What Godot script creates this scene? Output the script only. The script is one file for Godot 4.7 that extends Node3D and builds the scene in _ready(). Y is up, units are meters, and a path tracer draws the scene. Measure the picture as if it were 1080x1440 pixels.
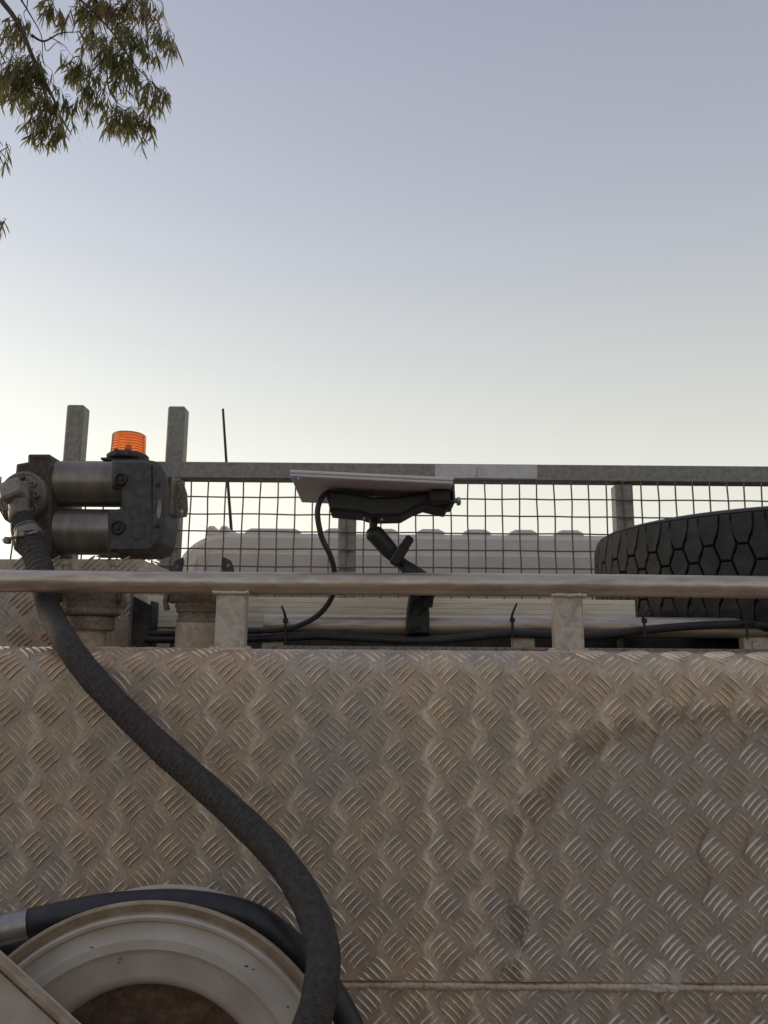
extends Node3D

# ---------------------------------------------------------------- mesh building
var pts := PackedVector3Array()
var groups := PackedInt32Array()
var st: SurfaceTool
var smooth := 0
var place := Transform3D()
var rng := RandomNumberGenerator.new()
var tm := {}

func begin() -> void:
	st = SurfaceTool.new()
	st.begin(Mesh.PRIMITIVE_TRIANGLES)
	smooth = 0
	place = Transform3D()

func face(a: Vector3, b: Vector3, c: Vector3, g: int) -> void:
	pts.append(place * a)
	pts.append(place * b)
	pts.append(place * c)
	groups.append(g)

func quad(a: Vector3, b: Vector3, c: Vector3, d: Vector3, g: int) -> void:
	face(a, b, c, g)
	face(a, c, d, g)

func newgroup() -> int:
	smooth += 1
	return smooth

# closes a solid piece: turns it so that its faces look outward, and adds it
func piece(turn := true) -> void:
	var flip := false
	if turn and pts.size() > 2:
		var o := pts[0]
		var v := 0.0
		for i in range(0, pts.size(), 3):
			v += (pts[i] - o).dot((pts[i + 1] - o).cross(pts[i + 2] - o))
		flip = v > 0.0
	for i in groups.size():
		st.set_smooth_group(groups[i])
		var k := i * 3
		st.add_vertex(pts[k])
		st.add_vertex(pts[k + 2] if flip else pts[k + 1])
		st.add_vertex(pts[k + 1] if flip else pts[k + 2])
	pts.clear()
	groups.clear()

func done() -> ArrayMesh:
	st.generate_normals()
	return st.commit()

# block with chamfered edges
func box(c: Vector3, s: Vector3, bev := 0.0, b := Basis()) -> void:
	var h := s * 0.5
	bev = minf(bev, minf(h.x, minf(h.y, h.z)) * 0.9)
	if bev <= 0.0:
		var q := []
		for i in 8:
			q.append(c + b * Vector3(h.x * (1 if i & 1 else -1), h.y * (1 if i & 2 else -1), h.z * (1 if i & 4 else -1)))
		for f in [[0, 1, 3, 2], [4, 6, 7, 5], [0, 4, 5, 1], [2, 3, 7, 6], [0, 2, 6, 4], [1, 5, 7, 3]]:
			quad(q[f[0]], q[f[1]], q[f[2]], q[f[3]], -1)
		piece()
		return
	var at := func(i: int, axis: int) -> Vector3:
		var sg := Vector3(1 if i & 1 else -1, 1 if i & 2 else -1, 1 if i & 4 else -1)
		var v := Vector3(sg.x * (h.x - bev), sg.y * (h.y - bev), sg.z * (h.z - bev))
		v[axis] = sg[axis] * h[axis]
		return c + b * v
	for axis in 3:
		for side in 2:
			var a1 := (axis + 1) % 3
			var a2 := (axis + 2) % 3
			var i0 := side << axis
			var i1 := i0 | (1 << a1)
			var i2 := i1 | (1 << a2)
			var i3 := i0 | (1 << a2)
			if side == 1:
				quad(at.call(i0, axis), at.call(i1, axis), at.call(i2, axis), at.call(i3, axis), -1)
			else:
				quad(at.call(i0, axis), at.call(i3, axis), at.call(i2, axis), at.call(i1, axis), -1)
	for axis in 3:
		var a1 := (axis + 1) % 3
		var a2 := (axis + 2) % 3
		for k in 4:
			var i := ((k & 1) << a1) | ((k >> 1) << a2)
			var j := i | (1 << axis)
			if k == 0 or k == 3:
				quad(at.call(i, a1), at.call(j, a1), at.call(j, a2), at.call(i, a2), -1)
			else:
				quad(at.call(i, a2), at.call(j, a2), at.call(j, a1), at.call(i, a1), -1)
	for i in 8:
		var odd := ((i & 1) + ((i >> 1) & 1) + ((i >> 2) & 1)) % 2 == 1
		if odd:
			face(at.call(i, 0), at.call(i, 1), at.call(i, 2), -1)
		else:
			face(at.call(i, 0), at.call(i, 2), at.call(i, 1), -1)
	piece()

func frame(n: Vector3) -> Basis:
	n = n.normalized()
	var u := n.cross(Vector3.UP)
	if u.length() < 0.1:
		u = n.cross(Vector3.RIGHT)
	u = u.normalized()
	return Basis(u, n, u.cross(n))

func curve(p: PackedVector3Array, n := 8) -> PackedVector3Array:
	var out := PackedVector3Array()
	for i in p.size() - 1:
		var a := p[maxi(i - 1, 0)]
		var d := p[mini(i + 2, p.size() - 1)]
		for k in n:
			out.append(p[i].cubic_interpolate(p[i + 1], a, d, float(k) / n))
	out.append(p[p.size() - 1])
	return out

# round bar or hose along a path; radius is one number or a Callable of (share along the path)
func tube(p: PackedVector3Array, radius, seg := 12, cap := true) -> void:
	var g := newgroup()
	var g2 := newgroup()
	var rows := []
	var t := (p[1] - p[0]).normalized()
	var f := frame(t)
	var u := f.x
	for i in p.size():
		var t2 := (p[mini(i + 1, p.size() - 1)] - p[maxi(i - 1, 0)]).normalized()
		u = (u - t2 * u.dot(t2)).normalized()
		var v := t2.cross(u)
		var r: float = radius.call(float(i) / (p.size() - 1)) if radius is Callable else radius
		var row := []
		for k in seg:
			var a := TAU * k / seg
			row.append(p[i] + (u * cos(a) + v * sin(a)) * r)
		rows.append(row)
	for i in p.size() - 1:
		for k in seg:
			var k2 := (k + 1) % seg
			quad(rows[i][k], rows[i][k2], rows[i + 1][k2], rows[i + 1][k], g)
	if cap:
		for k in seg:
			var k2 := (k + 1) % seg
			face(p[0], rows[0][k2], rows[0][k], g2)
			face(p[p.size() - 1], rows[p.size() - 1][k], rows[p.size() - 1][k2], g2)
	piece()

# turned solid: profile of (radius, height) from one end to the other about an axis
func lathe(prof: Array, o: Vector3, axis := Vector3.UP, seg := 32, closed := true, squash := Vector2.ONE) -> void:
	var b := frame(axis)
	var rows := []
	for q in prof:
		var row := []
		for k in seg:
			var a := TAU * k / seg
			row.append(o + b.y * q[1] + (b.x * cos(a) * squash.x + b.z * sin(a) * squash.y) * q[0])
		rows.append(row)
	var g := newgroup()
	var n: int = prof.size()
	for i in (n if not closed else n - 1):
		var j := (i + 1) % n
		if i > 0:
			var d0 := Vector2(prof[i][0] - prof[i - 1][0], prof[i][1] - prof[i - 1][1])
			var d1 := Vector2(prof[j][0] - prof[i][0], prof[j][1] - prof[i][1])
			if absf(d0.angle_to(d1)) > 0.62:
				g = newgroup()
		for k in seg:
			var k2 := (k + 1) % seg
			quad(rows[i][k], rows[i][k2], rows[j][k2], rows[j][k], g)
	if closed:
		var c := newgroup()
		var e := newgroup()
		for k in seg:
			var k2 := (k + 1) % seg
			if prof[0][0] > 0.0001:
				face(o + b.y * prof[0][1], rows[0][k2], rows[0][k], c)
			if prof[n - 1][0] > 0.0001:
				face(o + b.y * prof[n - 1][1], rows[n - 1][k], rows[n - 1][k2], e)
	piece()

# an outline of x and y given depth along z from z0 back to z1, with a chamfer on the near rim
func slab(poly: PackedVector2Array, z0: float, z1: float, bev := 0.0) -> void:
	var tri := Geometry2D.triangulate_polygon(poly)
	var inner := poly
	if bev > 0.0:
		var cen := Vector2()
		for q in poly:
			cen += q / poly.size()
		inner = PackedVector2Array()
		for i in poly.size():
			var a := (poly[i] - poly[(i + poly.size() - 1) % poly.size()]).normalized()
			var d := (poly[(i + 1) % poly.size()] - poly[i]).normalized()
			var nn := (Vector2(-a.y, a.x) + Vector2(-d.y, d.x))
			nn = nn / maxf(nn.length_squared() * 0.5, 0.4)
			if Geometry2D.is_polygon_clockwise(poly):
				nn = -nn
			inner.append(poly[i] + nn * bev)
	var zb := z0 - bev
	for i in range(0, tri.size(), 3):
		var a := inner[tri[i]]
		var b := inner[tri[i + 1]]
		var c := inner[tri[i + 2]]
		face(Vector3(a.x, a.y, z0), Vector3(b.x, b.y, z0), Vector3(c.x, c.y, z0), -1)
		a = poly[tri[i]]
		b = poly[tri[i + 1]]
		c = poly[tri[i + 2]]
		face(Vector3(a.x, a.y, z1), Vector3(c.x, c.y, z1), Vector3(b.x, b.y, z1), -1)
	var fl := false
	if tri.size() > 2:
		fl = (poly[tri[1]] - poly[tri[0]]).cross(poly[tri[2]] - poly[tri[0]]) * (1.0 if not Geometry2D.is_polygon_clockwise(poly) else -1.0) > 0.0
	for i in poly.size():
		var j := (i + 1) % poly.size()
		var a := Vector3(poly[i].x, poly[i].y, zb)
		var b := Vector3(poly[j].x, poly[j].y, zb)
		var c := Vector3(poly[j].x, poly[j].y, z1)
		var d := Vector3(poly[i].x, poly[i].y, z1)
		if fl:
			quad(a, d, c, b, -1)
		else:
			quad(a, b, c, d, -1)
		if bev > 0.0:
			var e := Vector3(inner[i].x, inner[i].y, z0)
			var f := Vector3(inner[j].x, inner[j].y, z0)
			if fl:
				quad(e, a, b, f, -1)
			else:
				quad(e, f, b, a, -1)
	piece()

# ---------------------------------------------------------------- naming
func numbered(called: String, parent: Node) -> String:
	var n := 0
	var t := called
	while parent.has_node(NodePath(t)):
		n += 1
		t = "%s_%03d" % [called, n]
	return t

var counts := {}
func add(o: Node3D, called: String, parent: Node) -> void:
	var key := "%d/%s" % [parent.get_instance_id(), called]
	var n: int = counts.get(key, 0)
	counts[key] = n + 1
	o.name = called if n == 0 else "%s_%03d" % [called, n]
	parent.add_child(o, true)

func obj(called: String, m: Material, parent: Node = self, me: Mesh = null) -> MeshInstance3D:
	var o := MeshInstance3D.new()
	o.mesh = me if me else done()
	for i in o.mesh.get_surface_count():
		o.mesh.surface_set_material(i, m)
	add(o, called, parent)
	return o

func inst(called: String, me: Mesh, parent: Node, t: Transform3D) -> MeshInstance3D:
	var o := MeshInstance3D.new()
	o.mesh = me
	o.transform = t
	add(o, called, parent)
	return o

func tag(o: Node3D, label: String, category: String, group := "") -> Node3D:
	o.set_meta("label", label)
	o.set_meta("category", category)
	if group:
		o.set_meta("group", group)
	return o

func thing(called: String, label: String, category: String, group := "") -> Node3D:
	var o := Node3D.new()
	add(o, called, self)
	tag(o, label, category, group)
	return o

# ---------------------------------------------------------------- materials
func noise_tex(seed_: int, freq: float, ramp: Array, octaves := 5, size := 512, kind := FastNoiseLite.TYPE_SIMPLEX_SMOOTH) -> NoiseTexture2D:
	var f := FastNoiseLite.new()
	f.noise_type = kind
	f.seed = seed_
	f.frequency = freq
	f.fractal_octaves = octaves
	f.fractal_gain = 0.6
	var t := NoiseTexture2D.new()
	t.width = size
	t.height = size
	t.seamless = true
	t.noise = f
	if ramp.size():
		var g := Gradient.new()
		var offs := PackedFloat32Array()
		var cols := PackedColorArray()
		for r in ramp:
			offs.append(r[0])
			cols.append(r[1])
		g.offsets = offs
		g.colors = cols
		t.color_ramp = g
	return t

var bump_fine: NoiseTexture2D
var bump_mid: NoiseTexture2D
var seeds := 10

func lin(r: float, g: float, b: float) -> Color:
	return Color(r, g, b).linear_to_srgb()

# a worn surface: three linear colours spread by noise, so many metres a repeat
func worn(called: String, a: Color, b: Color, c: Color, rough: float, metal: float, repeat := 0.5, bump := 0.02, freq := 0.012, stretch := Vector3.ONE) -> StandardMaterial3D:
	var m := StandardMaterial3D.new()
	m.resource_name = called
	seeds += 1
	m.albedo_texture = noise_tex(seeds, freq, [[0.15, a], [0.5, b], [0.85, c]])
	m.roughness = rough
	m.metallic = metal
	m.uv1_triplanar = true
	m.uv1_world_triplanar = true
	m.uv1_scale = stretch / repeat
	if bump > 0.0:
		m.heightmap_enabled = true
		m.heightmap_texture = bump_fine
		m.heightmap_scale = bump
	return m

func plain(called: String, c: Color, rough: float, metal := 0.0) -> StandardMaterial3D:
	var m := StandardMaterial3D.new()
	m.resource_name = called
	m.albedo_color = c
	m.roughness = rough
	m.metallic = metal
	return m

# the dusty chequer plate: 1.6 m by 0.8 m of dust, run marks and stains, laid on in world axes
const PITCH := 0.0772
func plate_texture() -> ImageTexture:
	var W := 1600
	var H := 800
	var low := FastNoiseLite.new()
	low.seed = 3
	low.frequency = 3.2
	low.fractal_octaves = 3
	var mid := FastNoiseLite.new()
	mid.seed = 8
	mid.frequency = 22.0
	mid.fractal_octaves = 4
	var fine := FastNoiseLite.new()
	fine.seed = 21
	fine.frequency = 160.0
	fine.fractal_octaves = 3
	var data := PackedByteArray()
	data.resize(W * H * 3)
	var cx := 0.5658
	var cy := 1.1617
	var arc := 0.3720
	for j in H:
		var y := 1.65 - 0.8 * (j + 0.5) / H
		var up := smoothstep(1.46, 1.60, y)
		for i in W:
			var x := -0.8 + 1.6 * (i + 0.5) / W
			var n1 := low.get_noise_2d(x, y)
			var n2 := mid.get_noise_2d(x, y * 0.8)
			var n3 := fine.get_noise_2d(x, y * 0.6)
			# clean dull metal to red dust
			var dx := x - cx
			var dy := y - cy
			var d := sqrt(dx * dx + dy * dy) - arc + n2 * 0.022 + n1 * 0.015
			var clean := 1.0 - smoothstep(-0.05, 0.0, d) if y > cy - 0.1 or d < 0.0 else 0.0
			var dust := clampf(0.42 + n1 * 0.80 + n2 * 0.48 + up * 0.22, 0.0, 1.0) * (1.0 - 0.75 * clean)
			var r := lerpf(0.45, 0.575, dust)
			var g := lerpf(0.395, 0.445, dust)
			var b := lerpf(0.345, 0.320, dust)
			# tan dust gathered outside the arc
			var tan_ := smoothstep(0.0, 0.02, d) * (1.0 - smoothstep(0.03, 0.13, d)) * smoothstep(-0.05, 0.35, x) * clampf(0.6 + n2 * 1.2, 0.0, 1.0)
			r = lerpf(r, 0.66, tan_ * 0.85)
			g = lerpf(g, 0.53, tan_ * 0.85)
			b = lerpf(b, 0.41, tan_ * 0.85)
			# brown wet-dust line just inside it
			var br := (1.0 - smoothstep(0.004, 0.026, absf(d + 0.016))) * smoothstep(cy + 0.02, cy + 0.17, y) * clampf(0.9 + n2 * 0.55, 0.0, 1.0)
			r = lerpf(r, 0.235, br * 0.66)
			g = lerpf(g, 0.165, br * 0.66)
			b = lerpf(b, 0.118, br * 0.66)
			var red := smoothstep(1.572, 1.592, y) * smoothstep(-0.12, -0.26, x) * clampf(0.7 + n2 * 1.4, 0.0, 1.0)
			red = maxf(red, smoothstep(1.565, 1.60, y) * exp(-pow((x - 0.34) / 0.09, 2.0)) * clampf(0.4 + n2 * 1.4, 0.0, 1.0))
			r = lerpf(r, 0.46, red * 0.75)
			g = lerpf(g, 0.29, red * 0.75)
			b = lerpf(b, 0.20, red * 0.75)
			# run marks down the gaps of the pattern
			var col := (x - 0.3931 + 0.5 * PITCH) / PITCH
			var ci := floori(col)
			var ph := (y - 1.2401) / PITCH
			var zig := absf(fposmod(ph, 1.0) - 0.5) * 4.0 - 1.0
			var off := (col - ci - 0.5) * PITCH - zig * 0.0088 + n2 * 0.005
			var hsh := fposmod(sin(ci * 91.7 + 3.1) * 43.3, 1.0)
			var power := 0.30 + 0.34 * hsh
			if x > 0.06 and x < 0.26:
				power = 1.0
			if clean > 0.5 and x > 0.42:
				power = -0.75
			var width := 0.0034 + 0.0022 * hsh
			var fade := smoothstep(1.63, 1.52, y) * clampf(0.75 + n1 * 1.1 + n2 * 0.9, 0.0, 1.0)
			var run := exp(-off * off / (width * width)) * fade
			var run2 := exp(-(off - 0.010) * (off - 0.010) / (0.004 * 0.004)) * fade * 0.35
			if power > 0.0:
				var k := clampf((run + run2) * power, 0.0, 1.0)
				r = lerpf(r, 0.84, k * 0.9)
				g = lerpf(g, 0.73, k * 0.9)
				b = lerpf(b, 0.61, k * 0.9)
			else:
				var k2 := run * -power * clampf(0.5 + n1 * 2.0, 0.0, 1.0)
				r = lerpf(r, 0.25, k2)
				g = lerpf(g, 0.17, k2)
				b = lerpf(b, 0.125, k2)
			# black grease smears and a splash of pale cement by the weld
			for s in [[0.2285, 1.1647, 0.022], [0.2211, 1.0966, 0.017]]:
				var q: float = Vector2(x - s[0], (y - s[1]) * 0.9).length() / s[2]
				var k3 := smoothstep(1.0, 0.3, q + n2 * 1.6 + n3 * 1.1) * 0.38
				r = lerpf(r, 0.03, k3)
				g = lerpf(g, 0.03, k3)
				b = lerpf(b, 0.032, k3)
			var q2 := Vector2((x - 0.4603) * 0.6, y - 1.0831).length() / 0.026
			var k4 := smoothstep(1.0, 0.2, q2 + n2 * 1.1 + n3 * 0.6) * 0.9
			r = lerpf(r, 0.74, k4)
			g = lerpf(g, 0.70, k4)
			b = lerpf(b, 0.64, k4)
			var speck := smoothstep(0.30, 0.52, n3) * clampf(0.35 + n2 * 1.6 + n1 * 0.5, 0.0, 1.0) * (1.0 - 0.6 * clean)
			r = lerpf(r, 0.74, speck * 0.5)
			g = lerpf(g, 0.61, speck * 0.5)
			b = lerpf(b, 0.49, speck * 0.5)
			var v := 1.0 + n3 * 0.22 + n2 * 0.18
			var at := (j * W + i) * 3
			data[at] = int(clampf(pow(maxf(r * v, 0.0), 1.0 / 2.2), 0.0, 1.0) * 255.0)
			data[at + 1] = int(clampf(pow(maxf(g * v, 0.0), 1.0 / 2.2), 0.0, 1.0) * 255.0)
			data[at + 2] = int(clampf(pow(maxf(b * v, 0.0), 1.0 / 2.2), 0.0, 1.0) * 255.0)
	return ImageTexture.create_from_image(Image.create_from_data(W, H, false, Image.FORMAT_RGB8, data))

var M := {}
func make_materials() -> void:
	bump_fine = noise_tex(91, 0.06, [], 4, 512)
	bump_mid = noise_tex(92, 0.02, [], 4, 512)
	var p := StandardMaterial3D.new()
	p.resource_name = "dusty chequer plate"
	p.albedo_texture = plate_texture()
	p.uv1_triplanar = true
	p.uv1_world_triplanar = true
	p.uv1_scale = Vector3(1.0 / 1.6, 1.0 / 0.8, 0.0)
	p.uv1_offset = Vector3(0.5, -1.65 / 0.8, 0.06)
	p.roughness = 0.45
	p.metallic = 0.3
	p.texture_repeat = true
	M.plate = p
	var q: StandardMaterial3D = p.duplicate()
	q.resource_name = "paler chequer bars"
	q.roughness = 0.30
	q.metallic = 0.6
	q.albedo_color = Color(1.12, 1.15, 1.15)  # bars tinted lighter than the plate for stronger contrast
	M.bars = q
	M.rail = worn("weathered aluminium tube", lin(0.38, 0.30, 0.235), lin(0.62, 0.54, 0.455), lin(0.47, 0.375, 0.29), 0.36, 0.6, 0.5, 0.02, 0.01, Vector3(0.5, 2.5, 2.5))
	M.rail_dusty = worn("dusty aluminium", lin(0.42, 0.35, 0.29), lin(0.62, 0.56, 0.50), lin(0.50, 0.41, 0.32), 0.6, 0.3, 0.3, 0.02)
	M.weld = worn("dusty weld metal", lin(0.40, 0.31, 0.24), lin(0.66, 0.56, 0.45), lin(0.76, 0.67, 0.56), 0.55, 0.35, 0.12, 0.05, 0.03)
	M.crust = worn("pale cement crust", lin(0.50, 0.45, 0.39), lin(0.64, 0.60, 0.54), lin(0.74, 0.70, 0.64), 0.9, 0.0, 0.1, 0.08, 0.03)
	M.galv = worn("galvanised steel", lin(0.23, 0.215, 0.19), lin(0.29, 0.275, 0.245), lin(0.35, 0.33, 0.29), 0.6, 0.4, 0.25, 0.01, 0.02)
	M.wire = worn("rusty grey wire", lin(0.16, 0.11, 0.085), lin(0.20, 0.15, 0.12), lin(0.26, 0.21, 0.17), 0.7, 0.2, 0.2, 0.0)
	M.rubber = worn("dusty black rubber", lin(0.014, 0.014, 0.0145), lin(0.021, 0.020, 0.0195), lin(0.055, 0.047, 0.041), 0.7, 0.0, 0.35, 0.05)
	M.rubber_groove = plain("clean black rubber", lin(0.012, 0.012, 0.013), 0.8)
	M.hose = worn("cloth marked rubber hose", lin(0.026, 0.023, 0.021), lin(0.045, 0.038, 0.034), lin(0.085, 0.070, 0.060), 0.8, 0.0, 0.10, 0.08, 0.016)
	M.black_hose = worn("clean black hose", lin(0.018, 0.018, 0.020), lin(0.026, 0.026, 0.029), lin(0.040, 0.038, 0.040), 0.45, 0.0, 0.3, 0.01)
	M.plastic = worn("matt black plastic", lin(0.014, 0.014, 0.015), lin(0.019, 0.019, 0.020), lin(0.028, 0.027, 0.027), 0.5, 0.0, 0.2, 0.01)
	M.cap = worn("dusty dark plastic", lin(0.055, 0.053, 0.054), lin(0.072, 0.069, 0.069), lin(0.105, 0.098, 0.092), 0.65, 0.0, 0.18, 0.02, 0.014)
	M.motor = worn("brushed grey metal", lin(0.17, 0.15, 0.127), lin(0.23, 0.205, 0.175), lin(0.30, 0.27, 0.235), 0.38, 0.6, 0.3, 0.008, 0.012, Vector3(1.0, 0.35, 0.35))
	M.gear = worn("brown painted casting", lin(0.058, 0.042, 0.035), lin(0.080, 0.059, 0.048), lin(0.12, 0.092, 0.075), 0.7, 0.15, 0.12, 0.04, 0.014)
	M.flange = worn("dull brown metal", lin(0.12, 0.095, 0.078), lin(0.20, 0.165, 0.14), lin(0.31, 0.27, 0.23), 0.5, 0.45, 0.1, 0.03, 0.02)
	M.elbow = worn("grey cast fitting", lin(0.17, 0.155, 0.135), lin(0.27, 0.25, 0.22), lin(0.36, 0.335, 0.30), 0.55, 0.3, 0.1, 0.03, 0.014)
	M.band = worn("grey steel band", lin(0.17, 0.16, 0.15), lin(0.25, 0.24, 0.22), lin(0.34, 0.32, 0.30), 0.5, 0.5, 0.08, 0.02, 0.014)
	M.steel = worn("bright steel", lin(0.28, 0.265, 0.25), lin(0.38, 0.365, 0.345), lin(0.47, 0.45, 0.43), 0.38, 0.7, 0.2, 0.01)
	M.dark_steel = worn("dark painted steel", lin(0.035, 0.033, 0.033), lin(0.055, 0.052, 0.050), lin(0.09, 0.08, 0.072), 0.6, 0.2, 0.25, 0.01)
	M.cam = worn("dirty cast aluminium", lin(0.17, 0.135, 0.105), lin(0.29, 0.235, 0.185), lin(0.42, 0.35, 0.28), 0.6, 0.35, 0.1, 0.04, 0.018)
	M.pipe_end = worn("dusty alloy pipe", lin(0.40, 0.31, 0.24), lin(0.58, 0.48, 0.38), lin(0.68, 0.59, 0.49), 0.6, 0.25, 0.15, 0.02, 0.012)
	M.plank = worn("pale weathered board", lin(0.76, 0.65, 0.50), lin(0.90, 0.80, 0.64), lin(0.93, 0.86, 0.73), 0.75, 0.0, 0.5, 0.03, 0.012, Vector3(0.5, 5.0, 5.0))
	M.cream = worn("dusty cream paint", lin(0.46, 0.40, 0.335), lin(0.53, 0.475, 0.415), lin(0.58, 0.53, 0.475), 0.5, 0.0, 0.5, 0.01, 0.009)
	M.cream_brown = worn("dust on cream paint", lin(0.30, 0.22, 0.155), lin(0.40, 0.31, 0.225), lin(0.50, 0.41, 0.31), 0.75, 0.0, 0.25, 0.02)
	M.rust = worn("brown rust", lin(0.09, 0.054, 0.034), lin(0.14, 0.088, 0.057), lin(0.21, 0.142, 0.096), 0.85, 0.1, 0.15, 0.04)
	M.panel = worn("pale grey plastic", lin(0.64, 0.61, 0.60), lin(0.70, 0.67, 0.66), lin(0.75, 0.72, 0.71), 0.5, 0.0, 0.3, 0.0)
	M.tape = worn("pale tape", lin(0.58, 0.545, 0.54), lin(0.66, 0.62, 0.615), lin(0.70, 0.66, 0.655), 0.6, 0.0, 0.2, 0.0, 0.01)
	M.ink = plain("faded ink", lin(0.22, 0.20, 0.20), 0.8)
	M.poly = worn("white moulded plastic", lin(0.88, 0.84, 0.80), lin(0.93, 0.90, 0.86), lin(0.95, 0.925, 0.89), 0.55, 0.0, 0.6, 0.0, 0.008)
	M.poly.backlight_enabled = true
	M.poly.backlight = Color(0.9, 0.88, 0.86)
	M.bark = worn("brown bark", lin(0.045, 0.030, 0.022), lin(0.075, 0.053, 0.040), lin(0.13, 0.10, 0.08), 0.9, 0.0, 0.4, 0.1, 0.02)
	M.soil = worn("red dirt", lin(0.17, 0.100, 0.062), lin(0.23, 0.140, 0.088), lin(0.30, 0.190, 0.125), 0.95, 0.0, 6.0, 0.1, 0.02)
	M.deck = worn("dirty dark deck", lin(0.022, 0.018, 0.016), lin(0.035, 0.029, 0.025), lin(0.06, 0.048, 0.04), 0.85, 0.1, 0.5, 0.02)
	M.leaf = []
	for c in [[0.054, 0.057, 0.025], [0.070, 0.070, 0.030], [0.098, 0.093, 0.042], [0.140, 0.078, 0.036]]:
		var l := plain("gum leaf", lin(c[0], c[1], c[2]), 0.5)
		l.backlight_enabled = true
		l.backlight = Color(0.62, 0.60, 0.36)
		M.leaf.append(l)
	M.far_leaf = plain("far foliage", lin(0.085, 0.088, 0.040), 0.8)
	M.far_leaf.backlight_enabled = true
	M.far_leaf.backlight = Color(0.5, 0.5, 0.3)
	var am := plain("amber plastic", Color(1.0, 0.30, 0.045, 0.0), 0.10)
	am.transparency = BaseMaterial3D.TRANSPARENCY_ALPHA
	am.refraction_enabled = true
	am.refraction_scale = 0.045
	am.albedo_color = Color(1.0, 0.69, 0.42, 0.03)
	M.amber = am
	M.amber_core = plain("amber reflector", lin(0.80, 0.62, 0.45), 0.35)
	var led := plain("violet indicator light", lin(0.2, 0.15, 0.9), 0.4)
	led.emission_enabled = true
	led.emission = Color(0.45, 0.40, 1.0)
	led.emission_energy_multiplier = 1.2
	M.led = led
	for k in M:
		if M[k] is Array:
			for e in M[k]:
				e.cull_mode = BaseMaterial3D.CULL_DISABLED
	M.far_leaf.cull_mode = BaseMaterial3D.CULL_DISABLED

# ---------------------------------------------------------------- sky
func sky_material() -> PanoramaSkyMaterial:
	var W := 512
	var H := 256
	var im := Image.create(W, H, false, Image.FORMAT_RGBF)
	# elevation in degrees, linear colour
	var table := [[0.0, Vector3(0.99, 0.96, 0.82)], [7.0, Vector3(0.985, 0.975, 0.86)], [11.6, Vector3(0.925, 0.925, 0.83)], [16.4, Vector3(0.783, 0.791, 0.745)], [21.4, Vector3(0.655, 0.690, 0.692)], [26.2, Vector3(0.572, 0.604, 0.660)], [30.8, Vector3(0.502, 0.536, 0.617)], [35.1, Vector3(0.456, 0.489, 0.584)], [42.5, Vector3(0.402, 0.430, 0.533)], [60.0, Vector3(0.335, 0.365, 0.485)], [90.0, Vector3(0.29, 0.32, 0.45)]]
	var sun := Vector3(sin(deg_to_rad(-55.0)), 0.06, -cos(deg_to_rad(-55.0))).normalized()
	for j in H:
		var el := 90.0 - 180.0 * (j + 0.5) / H
		var c := Vector3(0.30, 0.22, 0.15)
		if el >= 0.0:
			for k in table.size() - 1:
				if el >= table[k][0] and el <= table[k + 1][0]:
					var t: float = (el - table[k][0]) / (table[k + 1][0] - table[k][0])
					c = table[k][1].lerp(table[k + 1][1], t)
		for i in W:
			# Godot's panorama: the first column looks along -z and the next ones turn toward +x
			var az := (i + 0.5) / W * TAU
			var e := deg_to_rad(el)
			var dir := Vector3(sin(az) * cos(e), sin(e), -cos(az) * cos(e))
			var gam := rad_to_deg(dir.angle_to(sun))
			var m := minf(0.74 + 1.15 * exp(-gam / 37.0), 1.24)
			var warm := exp(-gam / 30.0) * 0.05
			if el < 0.0:
				m = 1.0
				warm = 0.0
			im.set_pixel(i, j, Color(c.x * m * (1.0 + warm), c.y * m * (1.0 + warm * 0.5), c.z * m * (1.0 - warm * 0.2)))
	var s := PanoramaSkyMaterial.new()
	s.panorama = ImageTexture.create_from_image(im)
	return s

# ---------------------------------------------------------------- chequer pattern
# point of the side plate: x along it, t the height (past the bend it runs over the top), h proud of the face
const FACE_Z := -1.45
const BEND_Y := 1.5745
const BEND_R := 0.0415
func on_plate(x: float, t: float, h: float) -> Vector3:
	if t <= BEND_Y:
		return Vector3(x, t, FACE_Z + h)
	var a := (t - BEND_Y) / BEND_R
	if a < PI / 2:
		return Vector3(x, BEND_Y + sin(a) * (BEND_R + h), FACE_Z - BEND_R + cos(a) * (BEND_R + h))
	return Vector3(x, BEND_Y + BEND_R + h, FACE_Z - BEND_R - (t - BEND_Y - BEND_R * PI / 2))

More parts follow.
